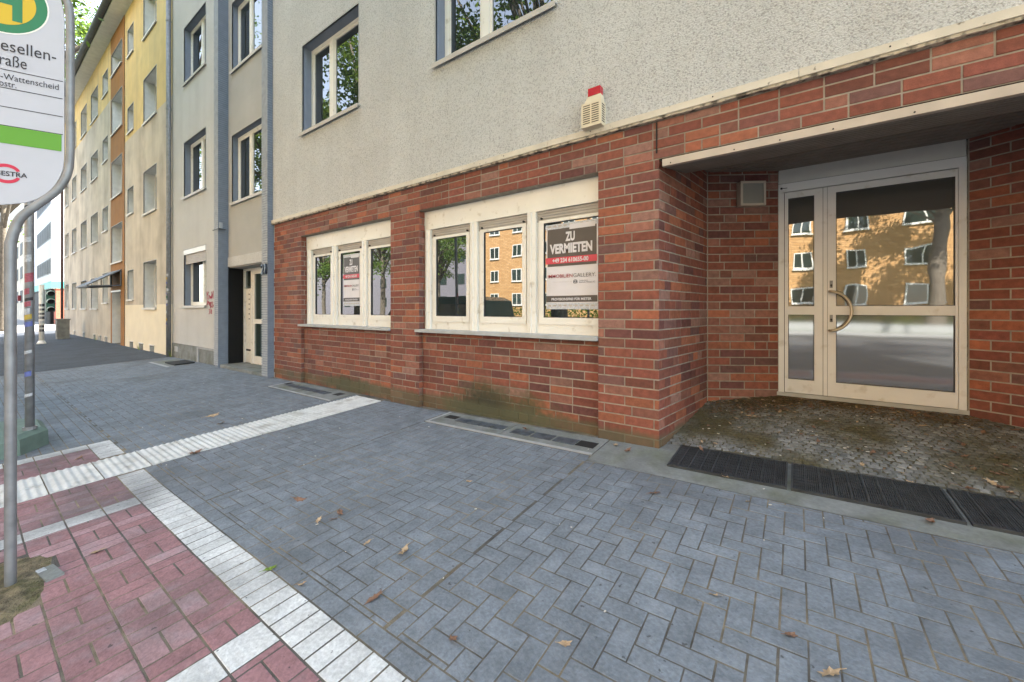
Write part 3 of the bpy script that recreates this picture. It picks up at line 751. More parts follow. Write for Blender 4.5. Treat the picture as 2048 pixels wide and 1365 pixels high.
# ---- shop windows
def shopwin(x0, x1, posts, panes, label):
    fr = MB(); Yf = .12; z0, z1 = .905, 2.40
    for (a, c) in posts:
        pass
    F = bx('shop_window', x0 + .003, x1 - .003, Yf - .025, Yf + .2, 2.165, 2.397, M['cream'], house, label=label)
    for (a, c) in posts:
        fr = MB(); m_ = (a + c) / 2
        pr = [(a, Yf - .03), (m_ - .008, Yf - .038), (m_ - .006, Yf - .05), (m_ + .006, Yf - .05), (m_ + .008, Yf - .038), (c, Yf - .03), (c, Yf + .03), (a, Yf + .03)]
        fr.prism([(px_, py_, z0) for px_, py_ in pr], (0, 0, 1), 2.165 - z0); fr.build('mullion', M['cream'], F)
    for (a, c) in panes:
        b = MB(); z = 2.165
        while z > 2.072: b.box(a, c, Yf + .0, Yf + .014, z - .026, z - .003); z -= .028
        b.box(a, c, Yf + .012, Yf + .018, 2.068, 2.165); b.build('roller_shutter', M['shutter'], F)
        b = MB()
        for xx in (a + .06, c - .06): b.tube([(xx, Yf - .02, 2.085), (xx, Yf + .0, 2.085)], .011, 8)
        b.build('shutter_stop', M['dark'], F)
        b = MB(); t0, t1 = .94, 2.07
        b.box(a, c, Yf, Yf + .04, .905, 1.0); b.box(a, a + .03, Yf + .004, Yf + .04, 1.0, t1); b.box(c - .03, c, Yf + .004, Yf + .04, 1.0, t1)
        b.build('outer_frame', M['cream'], F)
        s = MB(); a2, c2 = a + .03, c - .03; w_ = .05
        s.box(a2, a2 + w_, Yf - .008, Yf + .03, 1.0, t1 - .005); s.box(c2 - w_, c2, Yf - .008, Yf + .03, 1.0, t1 - .005)
        s.box(a2 + w_, c2 - w_, Yf - .008, Yf + .03, 1.0, 1.07); s.box(a2 + w_, c2 - w_, Yf - .008, Yf + .03, 2.035, t1 - .005)
        s.build('sash', M['cream'], F)
        g_ = MB(); q = .006; A, C_ = a2 + w_, c2 - w_
        g_.box(A, A + q, Yf + .0, Yf + .02, 1.07, 2.035); g_.box(C_ - q, C_, Yf + .0, Yf + .02, 1.07, 2.035); g_.box(A + q, C_ - q, Yf, Yf + .02, 1.07, 1.076); g_.box(A + q, C_ - q, Yf, Yf + .02, 2.029, 2.035)
        g_.build('gasket', M['ink'], F); bx('pane', A + q, C_ - q, Yf + .012, Yf + .02, 1.076, 2.029, M['win_g'], F)
    s = MB(); s.box(x0 - .04, x1 - .004, -.035, .0, .868, .90); s.box(x0 + .004, x1 - .004, 0, Yf + .03, .868, .905)
    s.build('sill', M['sill'], F)
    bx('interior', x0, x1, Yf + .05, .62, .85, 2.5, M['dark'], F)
    return F
shopwin(-2.95, -.535, [(-2.935, -2.84), (-2.165, -2.06), (-1.365, -1.262)], [(-2.84, -2.165), (-2.06, -1.365), (-1.262, -.500)], 'larger shop window with three lights')
shopwin(-5.93, -3.513, [(-5.905, -5.76), (-5.115, -4.99), (-4.305, -4.20)], [(-5.76, -5.115), (-4.99, -4.305), (-4.20, -3.475)], 'smaller looking shop window with three lights')

def poster(x0, x1, zt, zb, label, Y):
    w_, h_ = x1 - x0, zt - zb
    p = thing('poster', label, 'poster', (x0, Y, zb), 'ZU VERMIETEN posters taped in the shop windows')
    Z = lambda f_: zt - h_ * f_; Xf = lambda f_: x0 + w_ * f_
    def strip(n, f0, f1, m, g0=0., g1=1., dy=0.):
        bb = MB(); bb.box(Xf(g0), Xf(g1), Y - .0015 - dy, Y - dy, Z(f1), Z(f0)); return bb.build(n, m, p)
    strip('tape_strip', 0, .055, M['tape'], -.01, 1.01, .001); strip('paper_tag', .02, .075, M['pwhite'], .47, .95, .003)
    strip('paper', .055, .925, M['pwhite'], .0, 1.0)
    strip('charcoal_field', .055, .475, M['pgrey'], .025, .975, .0018)
    strip('red_band', .375, .445, M['pred'], -.012, .985, .0035); strip('charcoal_band', .805, .875, M['pgrey'], .0, .99, .0018)
    strip('tape_strip', .885, .955, M['tape'], .0, 1.01, .001)
    for k in range(9):
        for (f_) in (.015, .905): strip('tape_mark', f_, f_ + .018, M['stk3'] if 0 else M['shutter'], .04 + k * .105, .1 + k * .105, .0026)
    def tx(s, g0, g1, f0, f1, m, bold=.02): text_obj(s, 'lettering', m, p, (Xf(g0), Y - .0048, Z(f1)), (1, 0, 0), (0, 0, 1), w_ * (g1 - g0), h_ * (f1 - f0), bold)
    wt = M['pwhite']
    tx('ZU', .39, .575, .10, .205, wt, .045); tx('VERMIETEN', .075, .90, .225, .335, wt, .045)
    p_ = Y
    text_obj('+49 234 610655-00', 'lettering', wt, p, (Xf(.13), Y - .0056, Z(.435)), (1, 0, 0), (0, 0, 1), w_ * .70, h_ * .05, .03)
    tx('IMMOBILIEN', .035, .53, .565, .605, M['pdred'], .004); tx('GALLERY.', .545, .965, .565, .605, M['pgrey'], -.005)
    tx('Volksbank', .66, .82, .637, .65, M['num'], 0); tx('Bochum Witten eG', .66, .95, .655, .67, M['num'], 0)
    tx('Exklusiver Immobilienpartner der', .14, .52, .648, .656, M['shutter'], 0)
    b = MB()   # small blue bank emblem
    for (g0, g1, f0, f1) in ((.545, .56, .64, .67), (.605, .62, .64, .67), (.56, .605, .633, .641), (.56, .575, .648, .655), (.59, .605, .648, .655), (.575, .59, .655, .663), (.56, .605, .668, .674)):
        b.box(Xf(g0), Xf(g1), Y - .0035, Y - .0025, Z(f1), Z(f0))
    b.build('bank_emblem', M['num'], p)
    tx('PROVISIONSFREI FÜR MIETER', .11, .885, .823, .857, wt, .03)
    return p
poster(-1.155, -.592, 2.012, 1.115, 'sharply seen black and white ZU VERMIETEN poster in the pane beside the corner pillar', .1295)
poster(-4.845, -4.415, 2.005, 1.17, 'smaller looking ZU VERMIETEN poster in the middle light of the far shop window', .1295)

# ---- glazed entrance door
Yd = 1.6
dr = MB(); d0, d1 = Yd, Yd + .06
dr.box(.774, .822, d0, d1, .287, 2.365); dr.box(2.05, 2.098, d0, d1, .287, 2.365); dr.box(.774, 2.098, d0 - .004, d1, 2.365, 2.452)
DF = dr.build('entrance_door', M['alu'], house, label='white aluminium double door with a wide glazed leaf')
bx('transom_panel', .776, 2.096, Yd + .006, d1, 2.458, 2.604, mat('transom_grey', (.60, .60, .55), .5, var=.06), DF)
bx('joint_strip', .774, 2.098, Yd + .01, d1, 2.45, 2.46, M['ink'], DF)
def leaf(x0, x1, gx0, gx1, nm):
    b = MB(); y0, y1 = Yd - .006, Yd + .05
    b.box(x0, gx0, y0, y1, .303, 2.357); b.box(gx1, x1, y0, y1, .303, 2.357)
    b.box(gx0, gx1, y0, y1, 2.294, 2.357); b.box(gx0, gx1, y0, y1, 1.10, 1.186); b.box(gx0, gx1, y0, y1, .303, .440)
    LF = b.build(nm, M['alu'], DF)
    g_ = MB(); q = .006
    for (lo, hi) in ((.44, 1.10), (1.186, 2.294)):
        g_.box(gx0, gx0 + q, Yd, Yd + .02, lo, hi); g_.box(gx1 - q, gx1, Yd, Yd + .02, lo, hi); g_.box(gx0 + q, gx1 - q, Yd, Yd + .02, lo, lo + q); g_.box(gx0 + q, gx1 - q, Yd, Yd + .02, hi - q, hi)
    g_.build('gasket', M['ink'], LF)
    bx('pane', gx0 + q, gx1 - q, Yd + .012, Yd + .02, .446, 1.094, M['door_g2'], LF); bx('pane', gx0 + q, gx1 - q, Yd + .012, Yd + .02, 1.192, 2.288, M['door_g'], LF)
    return LF
bx('hinge_gap', .822, .828, Yd + .02, d1, .29, 2.36, M['ink'], DF); bx('leaf_gap', 1.137, 1.141, Yd + .01, d1, .29, 2.36, M['ink'], DF); bx('leaf_gap', 1.172, 1.175, Yd + .01, d1, .29, 2.36, M['ink'], DF)
bx('meeting_stile', 1.141, 1.172, Yd - .006, Yd + .05, .303, 2.357, M['alu'], DF)
leaf(.828, 1.137, .857, 1.070, 'narrow_leaf'); leaf(1.175, 2.046, 1.238, 2.030, 'wide_leaf')
bx('threshold', .76, 2.11, Yd - .015, Yd + .08, .262, .298, M['sill'], DF)
b = MB(); pts = []
for k in range(17):
    a = math.radians(-90 + 180 * k / 16); pts.append((1.19 + .16 * math.cos(a), Yd - .065, 1.137 + .19 * math.sin(a)))
pts = [(1.19, Yd - .005, .947)] + pts + [(1.19, Yd - .005, 1.327)]
b.tube(pts, .013, 12); b.build('pull_handle', M['handle'], DF, smooth=True)
for z in (1.40, 1.065):
    b = MB(); b.box(1.19, 1.214, Yd - .013, Yd - .006, z - .035, z + .035); LK = b.build('lock_plate', M['steel'], DF)
    b = MB(); b.tube([(1.202, Yd - .019, z - .01), (1.202, Yd - .012, z - .01)], .0085, 10); b.box(1.199, 1.205, Yd - .019, Yd - .012, z - .032, z - .012); b.build('key_cylinder', M['dark'], DF)
b = MB(); b.tube([(.80, Yd - .006, 2.405), (.80, Yd - .012, 2.405)], .011, 10); b.box(.81, .85, Yd - .009, Yd - .004, 2.402, 2.407); b.build('door_sensor', M['ink'], DF)
# wall lamp on the angled wall
ca = Vector((.162 + .612 * .585, 1.211 + .389 * .585, 2.345)); T = Matrix((FR[F2][1], Vector((-FR[F2][1].y, FR[F2][1].x, 0)), Vector((0, 0, 1)))).transposed().to_4x4(); T.translation = ca
lt = thing('wall_lamp', 'square beige wall lamp on the angled brick wall left of the glass door', 'wall lamp', tuple(ca))
b = MB(); h_ = .125; b.box(-h_, h_, -.07, -.004, -h_, h_, T=T); b.box(-h_, h_, -.09, -.07, -h_, -h_ + .022, T=T); b.box(-h_, h_, -.09, -.07, h_ - .022, h_, T=T); b.box(-h_, -h_ + .022, -.09, -.07, -h_ + .022, h_ - .022, T=T); b.box(h_ - .022, h_, -.09, -.07, -h_ + .022, h_ - .022, T=T)
b.build('lamp_housing', M['lampw'], lt); b = MB(); b.box(-h_ + .022, h_ - .022, -.082, -.07, -h_ + .022, h_ - .022, T=T); b.build('diffuser', M['lampd'], lt)
# alarm siren
at_ = thing('alarm_box', 'cream louvred alarm box with a red strobe light on the rendered wall', 'alarm', (-.55, -.03, 2.88))
ax0, ax1, ay0, ay1, az0, az1 = -.643, -.455, -.125, -.022, 2.775, 2.99
b = MB(); b.box(ax0, ax1, ay0, ay1, az0, az1)
tr = [(ax0 + .03, ay0 + .005, az1), (ax1 - .0, ay0 + .005, az1), (ax1 - .01, ay0 + .012, az1 + .055), (ax0 + .055, ay0 + .012, az1 + .055)]
b.prism(tr, (0, 1, 0), .07); AB = b.build('siren_housing', M['alarm'], at_)
b = MB()
for col_ in range(2):
    for k in range(9):
        xx = ax0 + .018 + col_ * .082; z = az0 + .028 + k * .0195; b.box(xx, xx + .066, ay0 - .0015, ay0 + .001, z, z + .0075)
for k in range(8):
    z = az0 + .03 + k * .021; b.box(ax1 - .001, ax1 + .0015, ay0 + .02, ay0 + .075, z, z + .009)
b.build('louvre_slots', M['alarm_d'], at_)
bx('strobe_lens', ax0 + .06, ax1 - .012, ay0 + .01, ay0 + .07, az1 + .056, az1 + .125, M['red'], at_)

# ------------------------------------------------------------------ yellow house
yh = thing('yellow_house', 'long yellow and beige four storey house with an ochre stair bay and cream plinth patch', 'house', (-22, 0, 0))
cols = {'A': (-15.93, -14.5), 'B': (-18.0, -17.2), 'C': (-22.2, -21.2), 'D': (-24.7, -23.2), 'E': (-27.3, -25.8), 'F': (-29.9, -28.6), 'G': (-32.2, -31.1)}
RZ = {'A': [(1.19, 2.63), (4.14, 5.49), (7.0, 8.42), (9.7, 11.1)], 'B': [(1.48, 2.49), (4.42, 5.32), (7.24, 8.13), (9.88, 10.84)], 'C': [(1.41, 2.6), (4.3, 5.25), (7.1, 8.05), (9.78, 10.7)],
      'D': [(1.18, 2.5), (4.05, 5.3), (6.8, 7.95), (9.4, 10.7)]}
holes = []
for k, (a, c) in cols.items():
    for (z0, z1) in RZ.get(k, RZ['D']): holes.append((a, c, z0, z1, k))
bay = [(2.9, 4.3), (5.37, 6.77), (7.8, 9.18), (10.05, 10.9)]
hb = [(-20.48, -18.77, a, c, 'bay') for a, c in bay]
H4 = [h[:4] for h in holes]
ND = (-20.4, -19.0, -.3, 1.8)
b = MB()
panel(b, -18.4, -12.97, -.4, 1.3, 0, H4 + [(x, x + .5, -.14, .05) for x in (-17.75, -16.5, -15.25)], M['cream_r']); panel(b, -18.4, -12.97, 1.3, 7.05, 0, H4, M['beige']); panel(b, -18.4, -12.97, 7.05, 11.75, 0, H4, M['yel'])
panel(b, -32.8, -20.65, -.4, 9.3, 0, H4 + [(x, x + .5, -.16, .05) for x in (-21.8, -23, -24.2, -26.8, -29.4)], M['beige']); panel(b, -32.8, -20.65, 9.3, 11.75, 0, H4, M['yel'])
panel(b, -20.65, -18.4, -.4, 11.75, -.012, [h[:4] for h in hb] + [ND], M['ochre'])
b.build('facade_wall', None, yh)
b = MB(); b.box(-32.8, -12.99, .42, 12, -.5, 11.9); b.box(-32.8, -32.78, 0, .42, -.4, 11.9); b.build('building_core', M['beige'], yh)
for (a, c, z0, z1, k) in holes + hb:
    Yw = -.012 if k == 'bay' else 0
    F = window(yh, a, c, z0, z1, Yw, .26, split=.5, rev='wreveal', fr='white', fw=.05, mull=.09, sill='wreveal')
for x in (-17.75, -16.5, -15.25, -21.8, -23, -24.2, -26.8, -29.4):
    r_ = MB(); reveal(r_, x, x + .5, -.16, .05, 0, .2, M['wreveal']); r_.face([(x, .2, -.2), (x + .5, .2, -.2), (x + .5, .2, .05), (x, .2, .05)], M['dark']); r_.box(x - .03, x + .53, -.012, 0, .05, .08, M['wreveal']); r_.build('cellar_window', None, yh)
bd = MB(); bd.box(-20.4, -19.0, .24, .3, -.3, 1.8); BD = bd.build('house_door', mat('faded_door', (.40, .38, .32), .7, var=.15, vs=3), yh)
r_ = MB(); reveal(r_, -20.4, -19.0, -.3, 1.8, -.012, .3); r_.build('door_reveal', M['wreveal'], yh)
bx('door_lintel', -20.5, -18.95, -.03, -.012, 1.8, 1.86, M['white'], yh); bx('doorstep', -20.5, -18.9, -.35, 0, -.4, -.17, M['kerb'], yh)
cn = MB(); cx0, cx1 = -20.45, -18.8
cn.prism([(cx0, -.02, 2.56), (cx1, -.02, 2.56), (cx1, -.88, 1.96), (cx0, -.95, 1.93)], (0, 0, 1), .04); CN = cn.build('door_canopy', M['steel_d'], yh)
cb = MB()
for xx in (cx0 + .03, cx1 - .03):
    cb.tube([(xx, -.02, 2.02), (xx, -.86, 1.95)], .028, 6); cb.tube([(xx, -.03, 2.0), (xx, -.03, 2.55)], .028, 6); cb.tube([(xx, -.3, 2.0), (xx, -.3, 2.36)], .018, 6)
cb.tube([(cx0, -.88, 1.94), (cx1, -.84, 1.94)], .03, 6)
cb.build('canopy_bracket', M['steel_d'], CN)
bx('eaves_board', -32.9, -12.98, -.40, 0, 11.60, 11.72, M['wreveal'], yh)
b = MB(); b.tube([(-32.95, -.49, 11.70), (-12.95, -.49, 11.70)], .10, 10); b.box(-32.9, -12.98, -.45, .45, 11.755, 11.95); b.build('gutter', M['steel_d'], yh, smooth=True)
b = MB(); b.prism([(-32.9, -.5, 11.9), (-32.9, 5.8, 15.5), (-32.9, 12, 11.9)], (1, 0, 0), 19.9); b.build('roof', M['roof'], yh)
def downpipe(x, m, par, top, label, y=-.08, r=.055):
    b = MB(); b.tube([(x, y, -.22), (x, y, top)], r, 12); D = b.build('downpipe', m, par, smooth=True, label=label)
    for z in (1.6, 3.5, 3.9, 6.1, 6.6, 9):
        c = MB(); c.tube([(x, y, z), (x, y, z + .035)], r + .008, 12); c.build('pipe_collar', m, D)
    return D
DP = downpipe(-12.98, M['steel'], yh, 11.5, 'sticker covered grey downpipe between the two houses')
rs = random.Random(3)
for k in range(14):
    z = .75 + k * .1 + rs.uniform(-.02, .02); a0 = rs.uniform(-1.0, .5); c = MB(); hh = rs.uniform(.04, .08)
    pts = []
    for i in range(5):
        a = -math.pi / 2 + a0 + i * .22; pts.append((-12.98 + .058 * math.cos(a), -.08 + .058 * math.sin(a)))
    for i in range(4): c.face([(*pts[i], z), (*pts[i + 1], z), (*pts[i + 1], z + hh), (*pts[i], z + hh)])
    c.build('sticker', M[rs.choice(['stk1', 'stk1', 'stk1', 'stk2', 'stk3', 'tl'])], DP)
downpipe(-32.75, mat('rusty_pipe', (.10, .06, .055), .7), yh, 11.5, 'thin dark downpipe at the far end')

# ------------------------------------------------------------------ far street
wb = thing('white_office_building', 'white building with teal fascia and orange brick base at the far corner', 'building', (-60, 5, 0))
WY = 1.2; b = MB(); b.box(-72, -52, WY, 16, 3.0, 17, M['wbld']); b.box(-71.8, -54, WY + .1, 15, -.3, 3.0, M['dark']); b.box(-53.4, -52.05, WY + .25, 3.4, -.3, 3.0, M['orbr']); b.box(-54, -52.05, 3.4, 15.8, -.3, 3.0, M['wbld'])
b.build('body', None, wb)
b = MB(); b.box(-72, -51.97, WY - .03, 16, 3.02, 3.62); b.build('teal_fascia', M['teal'], wb)
for (z0, z1) in ((4.3, 5.7), (7.4, 8.9), (10.5, 12), (13.6, 15)):
    b = MB(); b.box(-63.5, -52.6, WY - .02, WY - .001, z0, z1); SB = b.build('window_band', M['steel_d'], wb)
    for k in range(6): bx('pane', -63.4 + k * 1.8, -61.75 + k * 1.8, WY - .03, WY - .021, z0 + .08, z1 - .08, M['far_g'], SB)
for k in range(5): bx('railing_post', -54.2 - k * .5, -54.12 - k * .5, WY + .0, WY + .08, -.25, 2.2, M['steel_d'], wb)
bb2 = thing('beige_apartment_block', 'long beige building beyond the white one at the end of the street', 'building', (-90, 5, 0))
b = MB(); b.box(-140, -74, 1.0, 14, -.4, 15); b.build('body', M['beige'], bb2)
for k in range(9):
    for zz in (2.0, 5.0, 8.0, 11.0):
        bx('window', -80 - k * 6.5, -77 - k * 6.5, .96, .999, zz, zz + 1.5, M['far_g'], bb2)
bx('shop_sign', -79, -78.3, .7, .99, 2.2, 2.9, mat('faded_red', (.22, .03, .03)), bb2)
# street light signals
tx_, ty_ = -23.8, -1.5; tz = gz(tx_, ty_)
ts = thing('traffic_light', 'green traffic signal with three visors on a stickered white pole', 'traffic light', (tx_, ty_, tz))
b = MB(); b.tube([(tx_, ty_, tz - .05), (tx_, ty_, 2.15)], .075, 12); b.tube([(tx_, ty_, tz - .05), (tx_, ty_, tz + .12)], [.16, .09], 12); PO = b.build('pole', M['cream'], ts, smooth=True)
for k in range(7):
    z = .25 + k * .17; b = MB(); b.tube([(tx_, ty_, z), (tx_, ty_, z + rs.uniform(.05, .11))], .077, 10, cap=False); b.build('sticker', M[rs.choice(['ink', 'stk1', 'ink'])], PO)
hd = MB(); hd.box(tx_ + .02, tx_ + .3, ty_ + .10, ty_ + .34, 1.06, 1.92); HD = hd.build('signal_head', M['tl'], ts)
for z in (1.15, 1.47, 1.79):
    v = MB(); c = Vector((tx_ + .3, ty_ + .22, z))
    for i in range(10):
        a0 = math.radians(-20 + i * 22); a1 = math.radians(2 + i * 22)
        P = [c + Vector((0, math.cos(a) * .12, math.sin(a) * .12)) for a in (a0, a1)]
        v.face([P[0], P[1], P[1] + Vector((.2, 0, -.02)), P[0] + Vector((.2, 0, -.02))])
    vo = v.build('visor', M['tlh'], HD); sm = vo.modifiers.new('depth', 'SOLIDIFY'); sm.thickness = .01
    l = MB(); l.tube([(c.x - .01, c.y, c.z), (c.x + .012, c.y, c.z)], .1, 14); l.build('lens', M['dark'], HD)
cx, cy = -26.2, -.62; cz = gz(cx, cy)
cbn = thing('utility_cabinet', 'weathered grey utility cabinet at the far end of the yellow house', 'cabinet', (cx, cy, cz))
bx('cabinet_body', cx - .45, cx + .15, cy - .25, cy + .12, cz, cz + .86, M['cab'], cbn); bx('cabinet_lid', cx - .48, cx + .18, cy - .28, cy + .15, cz + .86, cz + .92, M['cab'], cbn)
bx('cabinet_door', cx - .4, cx + .1, cy - .262, cy - .25, cz + .1, cz + .8, M['cab'], cbn)

# ------------------------------------------------------------------ stickered post in a recycled plastic foot
px, py = -5.33, -2.97; pz = gz(px, py)
sp_ = thing('sign_post', 'leaning stickered tube post standing in a green plastic foot', 'post', (px, py, pz))
b = MB(); hx, hy = .36, .30; hh = .17
bx0 = -6.28; by0 = -3.2
oc = [(-.62, -.28), (-.30, -.42), (.32, -.42), (.62, -.20), (.62, .20), (.32, .42), (-.32, .42), (-.62, .28)]
Tb = gT(-5.62, -3.22, math.radians(0))
lo = [tuple(Tb @ Vector((x * .84, y * .9, 0))) for x, y in oc]; mid_ = [tuple(Tb @ Vector((x * .84, y * .9, .15))) for x, y in oc]; up = [tuple(Tb @ Vector((x * .76, y * .8, .19))) for x, y in oc]
for i in range(8):
    j = (i + 1) % 8; b.face([lo[i], lo[j], mid_[j], mid_[i]]); b.face([mid_[i], mid_[j], up[j], up[i]])
b.face(up); b.build('plastic_foot', M['base_g'], sp_)
b = MB(); b.tube([tuple(Tb @ Vector((-.18, -.1, .188))), tuple(Tb @ Vector((-.18, -.1, .205)))], .17, 20); b.build('socket_cap', M['base_g'], sp_)
top = Vector((px - .10, py - .0, 3.6)); bot = Vector((px, py, pz + .19))
b = MB(); b.tube([bot, bot + (top - bot) * .5, top], .033, 14); POL = b.build('pole', M['steel'], sp_, smooth=True)
b = MB(); b.tube([bot, bot + Vector((0, 0, .03))], .05, 14); b.build('pole_collar', M['steel'], sp_)
for z, hh_, mt in ((1.30, .05, 'stk4'), (1.22, .06, 'stk1'), (1.17, .05, 'stk2'), (1.10, .05, 'stk3'), (.83, .03, 'stk1'), (.60, .05, 'stk3'), (.62, .02, 'stk1'), (1.55, .09, 'stk4'), (1.42, .06, 'stk4'), (1.75, .07, 'stk1'), (1.95, .05, 'stk1'), (2.2, .12, 'num'), (.40, .03, 'stk1'), (1.36, .03, 'ink')):
    z -= .12; t = (z - bot.z) / (top.z - bot.z); c = bot + (top - bot) * t; a0 = rs.uniform(-.5, .5); s = MB(); pts = []
    for i in range(7):
        a = -.6 + a0 + (i - 3) * .33; pts.append((c.x + .0345 * math.cos(a), c.y + .0345 * math.sin(a)))
    for i in range(6): s.face([(*pts[i], z + (i - 3) * .003), (*pts[i + 1], z + (i - 2) * .003), (*pts[i + 1], z + hh_ + (i - 2) * .003), (*pts[i], z + hh_ + (i - 3) * .003)])
    s.build('sticker', M[mt], POL)

# ------------------------------------------------------------------ bus stop sign
P0 = Vector((-2.2387, -3.2266, 0)); D = Vector((math.sin(math.radians(22.5)), math.cos(math.radians(22.5)), 0)); Nn = Vector((D.y, -D.x, 0))
bs = thing('bus_stop_sign', 'bus stop flag sign in a bent grey tube frame at the left edge', 'bus stop sign', (P0.x, P0.y, gz(P0.x, P0.y)))
LC = -.03   # centre line of the sign
def sp2(L_, z, off=0): return P0 + D * L_ + Vector((0, 0, z)) + Nn * off
def smooth_path(pts, n=5):
    out = []
    for i in range(len(pts) - 1):
        p0 = pts[max(i - 1, 0)]; p1 = pts[i]; p2 = pts[i + 1]; p3 = pts[min(i + 2, len(pts) - 1)]
        for k in range(n):
            t = k / n; out.append(tuple(.5 * ((2 * p1[c]) + (-p0[c] + p2[c]) * t + (2 * p0[c] - 5 * p1[c] + 4 * p2[c] - p3[c]) * t * t + (-p0[c] + 3 * p1[c] - 3 * p2[c] + p3[c]) * t ** 3) for c in (0, 1)))
    out.append(pts[-1]); return out
half = [(.0, -.30), (.0, .8), (.0, 1.40), (.004, 1.50), (.03, 1.605), (.085, 1.68), (.155, 1.765), (.195, 1.86), (.205, 1.97), (.205, 2.2), (.205, 2.66), (.19, 2.77), (.14, 2.86), (.06, 2.91), (LC, 2.925)]
hp = smooth_path(half)
rr = [.0205 if z < 1.45 else (.0205 - .0035 * min(1, (z - 1.45) / .4)) for (_, z) in hp]
for sg_, lab in ((1, None), (-1, None)):
    b = MB(); b.tube([sp2(LC + (L_ - LC) * sg_ - (.012 if sg_ < 0 else 0), z) for L_, z in hp], rr, 14); b.build('frame_tube', M['steel'], bs, smooth=True)
out = [(.185, 1.97), (.178, 1.87), (.14, 1.775), (.07, 1.70), (LC, 1.668)]
lowh = smooth_path(out, 4); uph = smooth_path([(LC, 2.905), (.06, 2.89), (.13, 2.84), (.172, 2.76), (.185, 2.66)], 4)
right = uph + lowh
poly = [(L_, z) for L_, z in right] + [(2 * LC - L_, z) for L_, z in reversed(right[1:-1])]
b = MB(); b.prism([sp2(L_, z, .004) for L_, z in poly], -Nn, .008); b.build('sign_panel', M['signw'], bs)
def disc(r0, r1, zc, m, nm, off, n=48):
    b = MB()
    for i in range(n):
        a, c = 2 * math.pi * i / n, 2 * math.pi * (i + 1) / n
        P = [(LC + r1 * math.cos(a), zc + r1 * math.sin(a)), (LC + r1 * math.cos(c), zc + r1 * math.sin(c)), (LC + r0 * math.cos(c), zc + r0 * math.sin(c)), (LC + r0 * math.cos(a), zc + r0 * math.sin(a))]
        b.face([sp2(*p, off) for p in P][::-1])
    return b.build(nm, m, bs)
ZC = 2.675
disc(0, .163, ZC, M['cream'], 'emblem_edge', .0050); disc(0, .157, ZC, M['sgreen'], 'emblem_ring', .0056); disc(0, .118, ZC, M['syel'], 'emblem_field', .0062)
b = MB()
for (l0, l1, z0, z1) in ((-.100, -.068, -.092, .092), (.008, .042, -.092, .092), (-.068, .008, -.016, .022)):
    b.face([sp2(LC + .03 + l0, ZC + z0, .007), sp2(LC + .03 + l1, ZC + z0, .007), sp2(LC + .03 + l1, ZC + z1, .007), sp2(LC + .03 + l0, ZC + z1, .007)])
b.build('letter_h', M['sgreen'], bs)
def stx(s, l0, l1, z0, z1, m=M['ink'], bold=.0): text_obj(s, 'lettering', m, bs, sp2(l0, z0, .0065), D, (0, 0, 1), l1 - l0, z1 - z0, bold, th=0)
stx('Gesellen-', -.075, .157, 2.428, 2.485, bold=.0); stx('straße', -.072, .056, 2.356, 2.412, bold=.0)
stx('e-Wattenscheid', -.046, .166, 2.286, 2.316); stx('ostr.', -.035, .022, 2.252, 2.276)
b = MB()
for z in (2.335, 2.245, 2.152, 2.06):
    b.face([sp2(-.24, z - .0018, .0056), sp2(.181, z - .0018, .0056), sp2(.181, z + .0018, .0056), sp2(-.24, z + .0018, .0056)])
b.build('ruled_lines', M['ink'], bs)
b = MB(); b.face([sp2(-.24, 1.972, .0055), sp2(.176, 1.972, .0055), sp2(.176, 2.058, .0055), sp2(-.24, 2.058, .0055)]); b.build('green_band', M['slime'], bs)
stx('BOGESTRA', -.092, .058, 1.812, 1.836, bold=.02)
b = MB(); c0 = (-.012, 1.824)
for (a0, a1, r0, r1) in ((25, 165, .032, .042), (195, 335, .032, .042)):
    n = 14
    for i in range(n):
        t0 = math.radians(a0 + (a1 - a0) * i / n); t1 = math.radians(a0 + (a1 - a0) * (i + 1) / n)
        f0 = math.sin(math.pi * i / n) * .006; f1 = math.sin(math.pi * (i + 1) / n) * .006
        P = [(r1 + f0, t0), (r1 + f1, t1), (r0, t1), (r0, t0)]
        b.face([sp2(c0[0] + r_ * math.cos(t_) * 1.2, c0[1] + r_ * math.sin(t_), .0058) for r_, t_ in P][::-1])
b.build('logo_arcs', M['sred'], bs)

# ------------------------------------------------------------------ leaves and litter
def leaf_mesh(kind):
    q = MB(); rl = random.Random(kind * 11 + 5); n = 14; c = (0, 0, .004); ring = []
    for i in range(n):
        a = 2 * math.pi * i / n; rad = (1 if i % 2 else .62) * (.5 + .12 * rl.random()) * (1.25 if abs(math.cos(a)) > .8 else .8)
        x, y = math.cos(a) * rad, math.sin(a) * rad * .75
        z = .16 * abs(y) + .10 * x * x + rl.uniform(-.05, .08) + (.18 if kind == 1 and x > 0 else 0); ring.append((x, y, max(z, 0) + .01))
    for i in range(n): q.face([(0, 0, .0), ring[i], ring[(i + 1) % n]])
    q.tube([(-.5, 0, .06), (-.95, .06, .02)], .02, 4)
    return q
LM = {}
for k in range(4):
    for mk_ in ('leafb', 'leafy', 'leafg'): LM[(k, mk_)] = leaf_mesh(k).mesh('fallen_leaf', M[mk_])
def put_leaf(x, y, size, mk_, label, z=None, k=None):
    o = bpy.data.objects.new('fallen_leaf', LM[(R.randrange(4) if k is None else k, mk_)]); COL.objects.link(o)
    zz = gz(x, y) + .003 if z is None else z
    o.location = (x, y, zz); o.scale = (size, size, size); o.rotation_euler = (R.uniform(-.3, .3), R.uniform(-.3, .3), R.uniform(0, 6.28))
    tag(o, label, 'leaf', 'leaves fallen on the pavement'); return o
